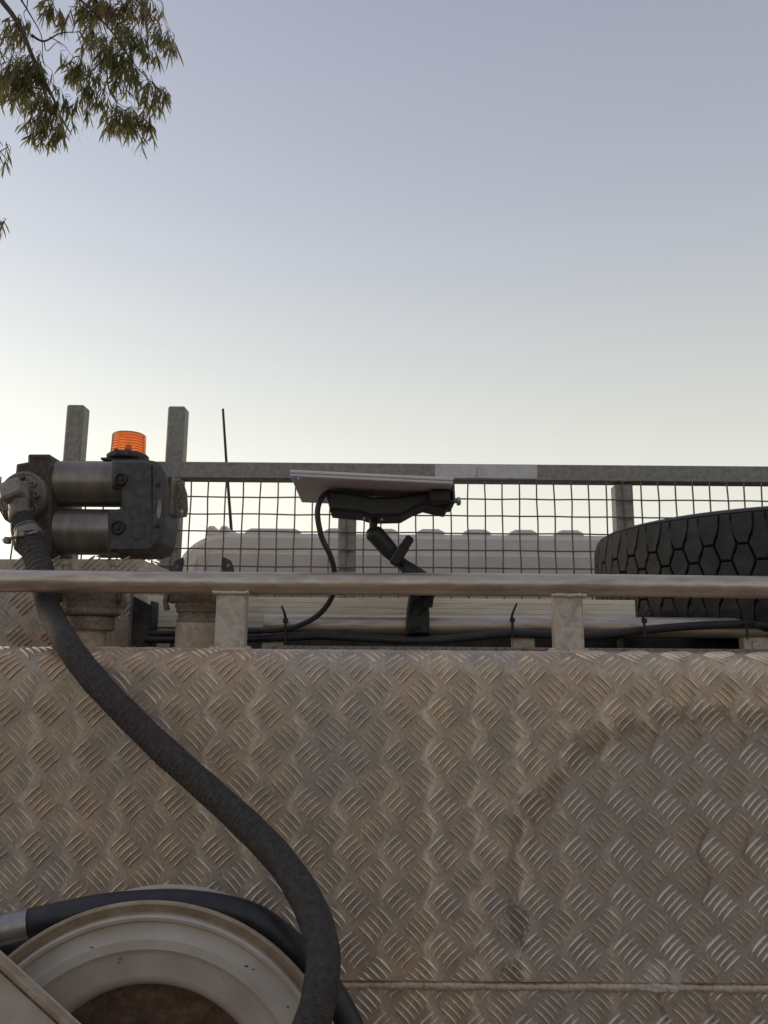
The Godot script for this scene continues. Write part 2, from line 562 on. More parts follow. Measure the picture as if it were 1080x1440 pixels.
# five curved bars side by side; slant +1 rises to the right, -1 falls to the right
func bar_cluster(slant: int, at: Callable, tall := 1.0) -> void:
	var dir := Vector2(0.72, 0.69 * slant).normalized()
	var across := Vector2(-dir.y, dir.x) * (1.0 if slant > 0 else 1.0)
	for k in 5:
		var mid := across * ((k - 2) * 0.0107 + rng.randf_range(-0.0004, 0.0004))
		var half := 0.0200 + rng.randf_range(-0.0010, 0.0010)
		var high := 0.0038 * rng.randf_range(0.75, 1.1)
		var rows := []
		var n := 7
		for i in n + 1:
			var u := float(i) / n * 2.0 - 1.0
			var bow := across * 0.0016 * (1.0 - u * u)
			var c := mid + dir * half * u + bow - across * 0.0015
			var fat := 0.0034 * sqrt(maxf(1.0 - absf(u) * absf(u) * absf(u), 0.02))
			var row := []
			for e in [[-1.0, -0.2], [-0.55, 0.5], [-0.06, 1.0], [0.12, 0.98], [0.58, 0.48], [1.0, -0.2]]:
				var q: Vector2 = c + across * fat * e[0]
				row.append(at.call(q.x, q.y, tall * high * e[1] * sqrt(maxf(1.0 - u * u * 0.85, 0.0))))
			rows.append(row)
		var g := newgroup()
		for i in n:
			for j in 5:
				var a: Vector3 = rows[i][j]
				var b: Vector3 = rows[i + 1][j]
				var c2: Vector3 = rows[i + 1][j + 1]
				var d: Vector3 = rows[i][j + 1]
				quad(a, b, c2, d, g)
	# seen from +z the near faces run clockwise when their normal turns toward -z in plain order
	var nrm := Vector3()
	for i in range(0, pts.size(), 3):
		nrm += (pts[i + 1] - pts[i]).cross(pts[i + 2] - pts[i])
	if nrm.z + nrm.y * 0.3 > 0.0:
		for i in range(0, pts.size(), 3):
			var s := pts[i + 1]
			pts[i + 1] = pts[i + 2]
			pts[i + 2] = s
	piece(false)

func sheet(a: Array, m: int, up := Vector3(0, 0, 1)) -> void:
	# a is rows of points; m the smoothing group; faces look toward up
	for i in a.size() - 1:
		for j in a[i].size() - 1:
			var p: Vector3 = a[i][j]
			var q: Vector3 = a[i][j + 1]
			var r: Vector3 = a[i + 1][j + 1]
			var s: Vector3 = a[i + 1][j]
			if (q - p).cross(r - p).dot(up) > 0.0:
				quad(p, s, r, q, m)
			else:
				quad(p, q, r, s, m)
	piece(false)

func truck_body() -> void:
	var body := thing("truck_body", "dusty chequer plate truck body side with welded alloy guard rail along its top edge", "truck body")
	var x0 := -1.7
	var x1 := 1.7
	var weld_y := 1.0765
	# upper plate, bent over at the top
	begin()
	var rows := []
	var ts := [weld_y, 1.2, 1.35, 1.5, BEND_Y]
	for k in range(1, 9):
		ts.append(BEND_Y + BEND_R * PI / 2 * k / 8)
	ts.append(BEND_Y + BEND_R * PI / 2 + 0.12)
	for t in ts:
		var row := []
		for i in 41:
			row.append(on_plate(x0 + (x1 - x0) * i / 40, t, 0.0))
		rows.append(row)
	sheet(rows, newgroup(), Vector3(0, 0.7, 0.7))
	# rest of the body behind it
	box(Vector3(0, weld_y + 0.02, -1.4565), Vector3(x1 - x0, 0.04, 0.012))
	var plate := obj("side_plate", M.plate, body)
	begin()
	box(Vector3(0, 0.80, -1.464), Vector3(x1 - x0, 0.542, 0.012), 0.002)
	var lower := obj("lower_plate", M.plate, body)
	# weld between them: a ropy bead
	begin()
	var bead := PackedVector3Array()
	for i in 240:
		var x := -1.0 + 2.0 * i / 239
		bead.append(Vector3(x, 1.0675 + 0.0008 * sin(x * 19.0) + rng.randf_range(-0.0008, 0.0008), -1.4590 + rng.randf_range(-0.0008, 0.0008)))
	tube(bead, func(u: float) -> float: return 0.0076 + 0.0010 * sin(u * 900.0) + 0.0009 * sin(u * 137.0) + 0.0012 * sin(u * 47.0 + 1.0) + 0.0014 * exp(-pow((u - 0.735) / 0.02, 2.0)), 8)
	obj("weld_seam", M.weld, body)
	# crust of pale cement spilt on the seam
	begin()
	for k in 16:
		var cr := rng.randf_range(0.004, 0.010)
		lathe([[0.0, -0.002], [cr, -0.001], [cr * 0.85, 0.0012], [cr * 0.4, 0.0026], [0.0, 0.003]], Vector3(0.4601 + rng.randfn() * 0.022, 1.069 + rng.randfn() * 0.006, -1.4545 + rng.randf_range(-0.001, 0.002)), Vector3(rng.randf_range(-0.3, 0.3), rng.randf_range(-0.3, 0.3), 1.0), 9, true, Vector2(1.3, 0.8))
	var crust := obj("cement_crust", M.crust, body)
	crust.set_meta("kind", "stuff")
	# raised bars of the upper plate
	var kinds := {1: [], -1: []}
	for s in [1, -1]:
		for v in 5:
			begin()
			bar_cluster(s, func(x: float, y: float, h: float) -> Vector3: return Vector3(x, y, h))
			var me := done()
			me.surface_set_material(0, M.bars)
			kinds[s].append(me)
	var spots := []
	for j in range(-3, 7):
		for i in range(-21, 22):
			for s in [1, -1]:
				var x: float = (0.3393 if s == 1 else 0.3777) - 4 * PITCH + i * PITCH
				var y: float = (1.2785 if s == 1 else 1.2401) + j * PITCH
				if absf(x) < 0.78 and y > weld_y - 0.01 and y < BEND_Y + 0.12:
					spots.append([absf(x) + (0.0 if y < 1.6 else 0.5), x, y, s])
	spots.sort_custom(func(a, b): return a[0] < b[0] if absf(a[0] - b[0]) > 0.00001 else a[2] < b[2])
	var rest := []
	var n := 0
	for q in spots:
		var whole: bool = q[2] < BEND_Y - 0.03 and q[2] > weld_y + 0.03
		n += 1
		if n > 296:
			rest.append(q)
			continue
		if whole:
			inst("tread_bars", kinds[q[3]][rng.randi() % 5], plate, Transform3D(Basis(Vector3.BACK, rng.randf_range(-0.03, 0.03)), Vector3(q[1], q[2], FACE_Z)))
		else:
			begin()
			bar_cluster(q[3], func(x: float, y: float, h: float) -> Vector3: return on_plate(q[1] + x, maxf(q[2] + y, weld_y + 0.001), h if q[2] + y > weld_y else -0.001), 0.4 if q[2] > 1.60 else 0.85)
			obj("tread_bars", M.bars, plate)
	if rest.size():
		begin()
		for q in rest:
			bar_cluster(q[3], func(x: float, y: float, h: float) -> Vector3: return on_plate(q[1] + x, maxf(q[2] + y, weld_y + 0.001), h if q[2] + y > weld_y else -0.001))
		obj("outer_tread_bars", M.bars, plate).set_meta("kind", "stuff")
	for j in range(-2, 1):
		for i in range(-6, 17):
			for s in [1, -1]:
				var x: float = 0.0515 + i * PITCH + (0.0386 if s == 1 else 0.0)
				var y: float = 1.037 + j * PITCH + (0.0386 if s == 1 else 0.0)
				if absf(x) > 0.78 or x < -0.15:
					continue
				if y < 1.05:
					inst("tread_bars", kinds[s][rng.randi() % 5], lower, Transform3D(Basis(), Vector3(x, y, -1.458)))
				else:
					begin()
					bar_cluster(s, func(px: float, py: float, h: float) -> Vector3: return Vector3(x + px, minf(y + py, 1.062), -1.458 + (h if y + py < 1.062 else -0.001)))
					obj("tread_bars", M.bars, lower)
	# guard rail with its posts
	begin()
	var rp := PackedVector3Array()
	for i in 25:
		var x := -1.75 + 3.5 * i / 24
		rp.append(Vector3(x, 1.7395 + 0.0008 * sin(x * 5.0), -1.51))
	tube(rp, 0.0212, 28)
	var rail := obj("guard_rail", M.rail, body)
	for q in [[-0.2824, 0.0275], [0.3438, 0.0265], [1.22, 0.027], [-1.12, 0.027]]:
		begin()
		box(Vector3(q[0], 1.669, -1.512), Vector3(q[1] * 2.0, 0.11, 0.036), 0.003)
		obj("rail_post", M.rail_dusty, rail)
		begin()
		var b1 := PackedVector3Array()
		var b2 := PackedVector3Array()
		for i in 17:
			var x: float = q[0] + (float(i) / 16 - 0.5) * (q[1] * 2.0 + 0.012)
			b1.append(Vector3(x, 1.7195 + rng.randf_range(-0.001, 0.001), -1.4925 + rng.randf_range(-0.001, 0.001)))
			b2.append(Vector3(x, 1.615 + rng.randf_range(-0.0015, 0.0015), -1.4905 + rng.randf_range(-0.0015, 0.0015)))
		tube(b1, func(u: float) -> float: return 0.0042 + 0.0012 * sin(u * 50.0), 7)
		obj("weld_bead", M.weld, rail)
		begin()
		tube(b2, func(u: float) -> float: return 0.0062 + 0.0018 * sin(u * 41.0), 7)
		obj("weld_bead", M.weld, rail)
		for e in [-1, 1]:
			var b3 := PackedVector3Array()
			for i in 6:
				b3.append(Vector3(q[0] + e * (q[1] + 0.004), 1.6165 + rng.randf_range(-0.001, 0.001), -1.494 - 0.006 * i))
			begin()
			tube(b3, 0.0065, 7)
			obj("weld_bead", M.weld, rail)
	# deck behind the plate, with the lower tube on its stubs
	begin()
	box(Vector3(0, 1.50, -2.7), Vector3(3.4, 0.18, 2.16), 0.004)
	obj("deck", M.deck, body)
	begin()
	box(Vector3(0.62, 1.608, -1.632), Vector3(1.68, 0.036, 0.02), 0.002)
	obj("deck_edge", M.cam, body)
	begin()
	tube(PackedVector3Array([Vector3(-0.2456, 1.668, -1.68), Vector3(0.5, 1.6695, -1.68), Vector3(1.75, 1.670, -1.68)]), 0.0212, 24)
	var low := obj("lower_rail", M.rail, body)
	for x in [-0.2242, 0.2866]:
		begin()
		box(Vector3(x, 1.625, -1.668), Vector3(0.0445, 0.05, 0.03), 0.002)
		obj("stub", M.rail_dusty, low)
	begin()
	box(Vector3(0.7601, 1.628, -1.668), Vector3(0.05, 0.045, 0.03), 0.003)
	box(Vector3(0.7601, 1.628, -1.650), Vector3(0.022, 0.03, 0.008), 0.002)
	lathe([[0.0, 0.0], [0.008, 0.0], [0.008, 0.007], [0.0, 0.007]], Vector3(0.7784, 1.617, -1.653), Vector3(0, 0, 1), 6)
	lathe([[0.0, 0.0], [0.008, 0.0], [0.008, 0.007], [0.0, 0.007]], Vector3(0.7362, 1.616, -1.653), Vector3(0, 0, 1), 6)
	obj("clamp_block", M.rail_dusty, low)
	# dark board behind the mesh
	begin()
	box(Vector3(0.62, 1.66, -2.86), Vector3(1.95, 0.15, 0.03), 0.003)
	obj("tray_board", M.deck, body)
	begin()
	box(Vector3(0.35, 1.63, -2.56), Vector3(2.6, 0.10, 0.05), 0.004)  # added dark bar standing in for the shaded void above the deck
	obj("void_shade_bar", M.deck, body)
	for z in [-1.8, -2.3]:
		begin()
		box(Vector3(1.0, 1.621, z), Vector3(0.95, 0.058, 0.06), 0.004)
		obj("wheel_bearer", M.deck, body)

func side_box() -> void:
	var o := thing("chequer_plate_box", "chequer plate box with sloped corner, under the twin motor pump", "tool box")
	var z := -1.78
	begin()
	slab(PackedVector2Array([Vector2(-0.9491, 1.8127), Vector2(-0.5408, 1.8160), Vector2(-0.4760, 1.7895), Vector2(-0.5047, 1.7154), Vector2(-0.5549, 1.7150), Vector2(-0.5487, 1.6192), Vector2(-0.9287, 1.6162)]), z, -2.1, 0.003)
	var shell := obj("box_shell", M.plate, o)
	var kinds := []
	for s in [1, -1]:
		begin()
		bar_cluster(s, func(x: float, y: float, h: float) -> Vector3: return Vector3(x, y, h))
		var me := done()
		me.surface_set_material(0, M.bars)
		kinds.append(me)
	for j in 3:
		for i in 9:
			for s in 2:
				var x: float = -0.8745 + i * PITCH * 1.0 + s * 0.0386
				var y: float = 1.640 + j * PITCH + s * 0.0386
				var w: float = -0.5539 if y < 1.715 else -0.5126
				if x > w - 0.022 or y > 1.80 or y < 1.62:
					continue
				inst("tread_bars", kinds[s], shell, Transform3D(Basis(), Vector3(x, y, z)))
	# dark folded bracket at its right end
	begin()
	slab(PackedVector2Array([Vector2(-0.5219, 1.7262), Vector2(-0.4806, 1.7059), Vector2(-0.4754, 1.6184), Vector2(-0.5164, 1.6181)]), -1.68, -1.684, 0.0008)
	box(Vector3(-0.4809, 1.6657, -1.7000), Vector3(0.004, 0.10, 0.05), 0.001)
	obj("bracket", M.dark_steel, o)
	begin()
	box(Vector3(-0.5237, 1.6735, -1.6850), Vector3(0.006, 0.115, 0.012), 0.001)
	obj("edge_strip", M.galv, o)

func mesh_cage() -> void:
	var o := thing("mesh_cage", "galvanised steel frame with square wire mesh across the middle of the truck", "mesh panel")
	var yb := 1.60
	begin()
	box(Vector3(0.35, 2.2145, -2.632), Vector3(2.86, 0.0575, 0.060), 0.004)
	var top := obj("top_rail", M.galv, o)
	for q in [[-1.0447, 2.4388, true], [-0.7029, 2.4366, true], [-0.1215, 2.180, false], [0.7965, 2.180, false]]:
		begin()
		var h: float = q[1] - yb
		box(Vector3(q[0], yb + h * 0.5, -2.634 if q[2] else -2.636), Vector3(0.0585, h, 0.0585), 0.005)
		obj("post", M.galv, o)
		if not q[2]:
			begin()
			lathe([[0.0, 0.0], [0.008, 0.0], [0.008, 0.004], [0.004, 0.007], [0.0, 0.007]], Vector3(q[0] + 0.006, 1.95, -2.606), Vector3(0, 0, 1), 10)
			obj("rivet", M.galv, o)
	var wz := -2.598
	var n := 0
	var x := -0.5830 - 13 * 0.0572
	while x < 1.60:
		begin()
		var p := PackedVector3Array()
		for i in 9:
			p.append(Vector3(x + rng.randf_range(-0.0016, 0.0016), lerpf(yb, 2.186, i / 8.0), wz - 0.0025 + rng.randf_range(-0.001, 0.001)))
		tube(curve(p, 3), 0.0026, 6)
		obj("mesh_wire", M.wire, o)
		x += 0.0572 + rng.randf_range(-0.0006, 0.0006)
	for k in 9:
		var y := 2.1225 - k * 0.0572
		begin()
		var p := PackedVector3Array()
		for i in 33:
			p.append(Vector3(lerpf(-1.03, 1.62, i / 32.0), y + rng.randf_range(-0.0013, 0.0013), wz + 0.0022))
		tube(curve(p, 2), 0.0026, 6)
		obj("mesh_wire", M.wire, o)
	# pale tape with worn marks
	begin()
	box(Vector3(0.3378, 2.2168, -2.6000), Vector3(0.3393, 0.0465, 0.002), 0.0)
	var tape := obj("tape", M.tape, o)
	begin()
	tube(curve(PackedVector3Array([Vector3(0.3107, 2.2308, -2.5985), Vector3(0.3069, 2.2162, -2.5985), Vector3(0.3056, 2.2017, -2.5985), Vector3(0.2984, 2.1968, -2.5985)]), 4), 0.0011, 5)
	for i in 26:
		var c := Vector3(lerpf(0.2185, 0.3366, rng.randf()), lerpf(2.1965, 2.2255, rng.randf()), -2.5987)
		var d := Vector3(rng.randf_range(-0.006, 0.006), rng.randf_range(-0.004, 0.004), 0)
		tube(PackedVector3Array([c, c + d]), 0.0005, 4)
	obj("worn_marks", M.ink, tape)

func beacon() -> void:
	var o := thing("beacon_light", "round amber warning beacon behind the pump", "beacon")
	var c := Vector3(-0.8409, 2.2479, -2.5600)
	begin()
	lathe([[0.0, -0.012], [0.064, -0.012], [0.067, -0.006], [0.067, 0.0], [0.058, 0.008], [0.0, 0.008]], c, Vector3.UP, 36)
	box(c + Vector3(-0.018, -0.002, 0.062), Vector3(0.012, 0.022, 0.016), 0.002)
	box(c + Vector3(0.016, -0.002, 0.062), Vector3(0.012, 0.022, 0.016), 0.002)
	box(c + Vector3(0, -0.017, 0.0), Vector3(0.15, 0.008, 0.08), 0.002)
	obj("base", M.cap, o)
	begin()
	var prof := [[0.0, 0.006], [0.0545, 0.006]]
	for k in 7:
		var y := 0.008 + k * 0.0088
		prof.append([0.0560 - k * 0.0003, y])
		prof.append([0.0560 - k * 0.0003, y + 0.0066])
		prof.append([0.0546 - k * 0.0003, y + 0.0077])
	prof.append([0.0535, 0.0705])
	prof.append([0.0495, 0.0740])
	prof.append([0.0, 0.0760])
	prof.append([0.0, 0.0735])
	prof.append([0.048, 0.0715])
	prof.append([0.0505, 0.0690])
	prof.append([0.0520, 0.0090])
	prof[0] = [0.0520, 0.006]
	lathe(prof, c, Vector3.UP, 48, false)
	obj("lens", M.amber, o)
	begin()
	lathe([[0.0, 0.010], [0.018, 0.010], [0.012, 0.022], [0.010, 0.034], [0.006, 0.040], [0.0, 0.040]], c, Vector3.UP, 20)
	obj("reflector", M.amber_core, o)

func antenna() -> void:
	var o := thing("whip_antenna", "thin black whip antenna behind the mesh, above the white tank", "antenna")
	begin()
	tube(PackedVector3Array([Vector3(-0.6235, 2.1086, -3.2500), Vector3(-0.6538, 2.3713, -3.2500), Vector3(-0.6815, 2.6323, -3.2500)]), func(u: float) -> float: return 0.0066 - 0.0016 * u, 10)
	obj("whip", M.plastic, o)
	begin()
	lathe([[0.0, 0.0], [0.022, 0.0], [0.020, 0.014], [0.009, 0.022], [0.0, 0.022]], Vector3(-0.6235, 2.1086 - 0.016, -3.25), Vector3.UP, 16)
	obj("base", M.poly, o)

func poly_tank() -> void:
	var o := thing("water_tank", "long pale moulded plastic tank with castellated top, behind the mesh", "tank")
	var x0 := -0.7867
	var x1 := 0.8600
	var top := 2.0732
	var bot := 1.60
	# rounded at the left shoulder, in plan and in front
	var sec := func(inset: float) -> PackedVector2Array:
		var p := PackedVector2Array()
		p.append(Vector2(x1 - inset, bot))
		p.append(Vector2(x1 - inset, top - inset))
		for k in 11:
			var a := PI / 2 + PI / 2 * k / 10
			p.append(Vector2(x0 + 0.20 + cos(a) * (0.20 - inset), top - 0.155 + sin(a) * (0.155 - inset)))
		p.append(Vector2(x0 + inset, bot))
		return p
	begin()
	slab(sec.call(0.0), -3.03, -3.9, 0.02)
	var body := obj("tank_body", M.poly, o)
	# raised band and seam across the face
	begin()
	slab(PackedVector2Array([Vector2(-0.7028, 1.9550), Vector2(-0.7016, 1.9846), Vector2(-0.6807, 1.9928), Vector2(-0.6407, 1.9958), Vector2(0.8783, 1.9919), Vector2(0.8715, 1.8398), Vector2(-0.6964, 1.8273)]), -3.018, -3.04, 0.006)
	obj("face_panel", M.poly, body)
	begin()
	tube(curve(PackedVector3Array([Vector3(-0.6851, 1.8289, -3.0200), Vector3(-0.6831, 1.8984, -3.0200), Vector3(-0.6726, 1.9577, -3.0200), Vector3(-0.6637, 2.0078, -3.0300)]), 5), 0.008, 8)
	tube(curve(PackedVector3Array([Vector3(-0.7224, 1.8286, -3.0200), Vector3(-0.7206, 1.8981, -3.0200), Vector3(-0.7135, 1.9471, -3.0250), Vector3(-0.7018, 1.9918, -3.0350)]), 5), 0.006, 8)
	obj("moulded_rib", M.poly, body)
	# raised lugs along the top
	var spots := [[286, 303, 10], [304, 321, 10], [340, 424, 7]]
	for k in 6:
		spots.append([452 + k * 66, 497 + k * 66, 8])
	for s in spots:
		begin()
		var a: float = (s[0] - 540.0) / 1130.0 * 3.05
		var b: float = (s[1] - 540.0) / 1130.0 * 3.05
		var h: float = s[2] * 0.0027
		var sl := minf(0.03, (b - a) * 0.3)
		slab(PackedVector2Array([Vector2(a, top - 0.01), Vector2(b, top - 0.01), Vector2(b - sl * 0.35, top + h * 0.55), Vector2(b - sl, top + h), Vector2(a + sl, top + h), Vector2(a + sl * 0.35, top + h * 0.55)]), -3.045, -3.85, 0.006)
		obj("top_lug", M.poly, body)

# ---------------------------------------------------------------- pump with two motors
func pump() -> void:
	var o := thing("twin_motor_pump", "twin motor pump unit with two grey cylinders and a black end cap", "pump")
	var z := -1.86
	# gear casing
	begin()
	slab(PackedVector2Array([Vector2(-0.8486, 2.0366), Vector2(-0.8228, 2.0419), Vector2(-0.8242, 2.0570), Vector2(-0.8212, 2.0604), Vector2(-0.7753, 2.0608), Vector2(-0.7716, 2.0558), Vector2(-0.7703, 2.0406), Vector2(-0.7664, 2.0322), Vector2(-0.7516, 1.8345), Vector2(-0.7554, 1.8216), Vector2(-0.8162, 1.8211), Vector2(-0.8371, 1.8387), Vector2(-0.8491, 1.8825), Vector2(-0.8559, 1.9564), Vector2(-0.8491, 2.0064)]), -1.80, -1.93, 0.006)
	lathe([[0.0, 0.0], [0.003, 0.0], [0.003, 0.002], [0.0, 0.002]], Vector3(-0.8027, 2.0514, -1.7970), Vector3(0, 0, 1), 8)
	lathe([[0.0, 0.0], [0.003, 0.0], [0.003, 0.002], [0.0, 0.002]], Vector3(-0.7848, 2.0515, -1.7970), Vector3(0, 0, 1), 8)
	var casing := obj("gear_casing", M.gear, o)
	begin()
	lathe([[0.0, -0.02], [0.0555, -0.02], [0.0575, -0.002], [0.0555, 0.002], [0.050, 0.002], [0.048, 0.0], [0.036, 0.0], [0.034, 0.004], [0.0, 0.004]], Vector3(-0.8203, 1.9586, -1.7850), Vector3(-0.12, 0, 1), 40)
	var fl := obj("port_flange", M.flange, casing)
	for q in [[28, 671], [53, 697], [47, 682], [52, 715], [12, 722]]:
		begin()
		var c := Vector3((q[0] - 540.0) / 1130.0 * 1.80, 0, -1.783)
		c.x = -0.8203 + (q[0] - 31.0) * 0.00158
		c.y = 1.9586 - (q[1] - 697.0) * 0.00160
		lathe([[0.0, 0.0], [0.0075, 0.0], [0.0075, 0.006], [0.0055, 0.008], [0.004, 0.006], [0.0, 0.004]], c, Vector3(-0.05, 0, 1), 14)
		obj("bolt", M.flange, casing)
	# ear with two through holes at the left
	var ear := CSGCombiner3D.new()
	var ep := CSGPolygon3D.new()
	ep.polygon = PackedVector2Array([Vector2(-0.8428, 1.9842), Vector2(-0.8787, 1.9839), Vector2(-0.8872, 1.9705), Vector2(-0.8834, 1.9307), Vector2(-0.8683, 1.9077), Vector2(-0.8477, 1.8948), Vector2(-0.8347, 1.8949)])
	ep.depth = 0.01
	ep.position = Vector3(0, 0, -1.815)
	ep.material = M.gear
	ear.add_child(ep)
	for c in [Vector3(-0.8780, 1.9599, -1.8100), Vector3(-0.8662, 1.9301, -1.8100)]:
		var hole := CSGCylinder3D.new()
		hole.operation = CSGShape3D.OPERATION_SUBTRACTION
		hole.radius = 0.0062
		hole.height = 0.06
		hole.sides = 16
		hole.position = c
		hole.rotation.x = PI / 2
		hole.material = M.gear
		ear.add_child(hole)
	add(ear, "mounting_ear", casing)
	# motors
	for q in [[2.0022, -0.7966, -0.5964, 0.0548], [1.8881, -0.7954, -0.5991, 0.0548]]:
		begin()
		var w: float = q[2] - q[1]
		lathe([[0.0, 0.0], [q[3], 0.0], [q[3], 0.004], [q[3] - 0.001, 0.0055], [q[3] - 0.001, w], [0.0, w]], Vector3(q[1], q[0], z), Vector3.RIGHT, 48)
		obj("motor_cylinder", M.motor, o)
	# end cap: stepped edge at the left, rounded corners at the right
	begin()
	slab(PackedVector2Array([Vector2(-0.6266, 2.0464), Vector2(-0.5454, 2.0471), Vector2(-0.5273, 2.0439), Vector2(-0.5121, 2.0340), Vector2(-0.5012, 2.0141), Vector2(-0.4956, 1.9728), Vector2(-0.4944, 1.8943), Vector2(-0.4985, 1.8555), Vector2(-0.5086, 1.8377), Vector2(-0.5272, 1.8295), Vector2(-0.6194, 1.8288), Vector2(-0.6264, 1.9274), Vector2(-0.5962, 1.9326), Vector2(-0.5993, 1.9785), Vector2(-0.6221, 1.9816)]), -1.785, -1.90, 0.010)
	var cap := obj("end_cap", M.cap, o)
	begin()
	slab(PackedVector2Array([Vector2(-0.5397, 2.0441), Vector2(-0.5266, 2.0409), Vector2(-0.5114, 2.0319), Vector2(-0.5014, 2.0120), Vector2(-0.4959, 1.9724), Vector2(-0.4946, 1.8940), Vector2(-0.4997, 1.8568), Vector2(-0.5098, 1.8390), Vector2(-0.5284, 1.8317)]), -1.7825, -1.89, 0.011)
	obj("rim_band", M.cap, cap)
	for q in [[-0.5982, 1.9984, 0.0150], [-0.5979, 1.8870, 0.0165]]:
		begin()
		var r: float = q[2]
		lathe([[0.0, -0.004], [r, -0.004], [r, 0.004], [r - 0.002, 0.006], [r - 0.004, 0.006], [r - 0.005, 0.002], [0.006, 0.002], [0.005, 0.005], [0.0, 0.005]], Vector3(q[0], q[1], -1.785), Vector3(0, 0, 1), 28)
		obj("brush_plug", M.plastic, cap)
	for q in [[-0.5128, 1.9864], [-0.5088, 1.8917], [-0.5065, 1.8515]]:
		begin()
		box(Vector3(q[0], q[1], -1.7815), Vector3(0.012, 0.008, 0.004), 0.001)
		obj("clip", M.plastic, cap)
	begin()
	slab(PackedVector2Array([Vector2(-0.5647, 1.8968), Vector2(-0.5391, 1.8970), Vector2(-0.5369, 1.8614), Vector2(-0.5622, 1.8580)]), -1.7835, -1.79, 0.001)
	obj("raised_pad", M.cap, cap)
	begin()
	lathe([[0.0, 0.0], [0.007, 0.001], [0.0, 0.002]], Vector3(-0.5067, 1.9294, -1.7815), Vector3(0, 0, 1), 20, true, Vector2(0.7, 3.0))
	obj("scuff", M.cream_brown, cap)
	# bracket plate beside the cap, with bolt holes open to the sky
	var br := CSGCombiner3D.new()
	var bp := CSGPolygon3D.new()
	bp.polygon = PackedVector2Array([Vector2(-0.5044, 2.0126), Vector2(-0.4928, 2.0162), Vector2(-0.4792, 2.0146), Vector2(-0.4674, 1.9820), Vector2(-0.4637, 1.9444), Vector2(-0.4662, 1.9274), Vector2(-0.4912, 1.9255), Vector2(-0.4948, 1.9306)])
	bp.depth = 0.006
	bp.position = Vector3(0, 0, -1.866)
	bp.material = M.flange
	br.add_child(bp)
	for c in [Vector3(-0.4864, 2.0091, -1.8630), Vector3(-0.4777, 1.9414, -1.8630), Vector3(-0.4765, 1.9346, -1.8630)]:
		var hole := CSGCylinder3D.new()
		hole.operation = CSGShape3D.OPERATION_SUBTRACTION
		hole.radius = 0.0042
		hole.height = 0.06
		hole.sides = 14
		hole.position = c
		hole.rotation.x = PI / 2
		hole.material = M.flange
		br.add_child(hole)
	add(br, "bracket_plate", o)
	begin()
	box(Vector3(-0.4953, 1.9712, -1.8500), Vector3(0.006, 0.09, 0.05), 0.001)
	obj("bracket_fold", M.flange, o)
	# foot strap
	begin()
	box(Vector3(-0.6117, 1.8237, -1.7820), Vector3(0.0414, 0.011, 0.012), 0.002)
	lathe([[0.0, 0.0], [0.006, 0.0], [0.006, 0.005], [0.0035, 0.006], [0.0, 0.003]], Vector3(-0.6028, 1.8228, -1.7745), Vector3(0, 0, 1), 14)
	obj("foot_strap", M.gear, o)
	# elbow fitting that takes the hose
	begin()
	var eb := Basis(Vector3.BACK, 0.42) * Basis(Vector3.RIGHT, -0.35)
	box(Vector3(-0.8151, 1.9548, -1.7350), Vector3(0.047, 0.045, 0.05), 0.005, eb)
	lathe([[0.0, 0.0], [0.026, 0.0], [0.026, 0.03], [0.0, 0.03]], Vector3(-0.8268, 1.9602, -1.7850), Vector3(0, 0, 1), 24)
	var el := obj("elbow", M.elbow, o)
	begin()
	lathe([[0.0, 0.0], [0.0215, 0.0], [0.0225, 0.008], [0.0215, 0.026], [0.0235, 0.030], [0.0235, 0.048], [0.021, 0.052], [0.0, 0.052]], Vector3(-0.8079, 1.9451, -1.7420), Vector3(0.20, -1, 0.05), 24)
	obj("hose_barb", M.flange, el)

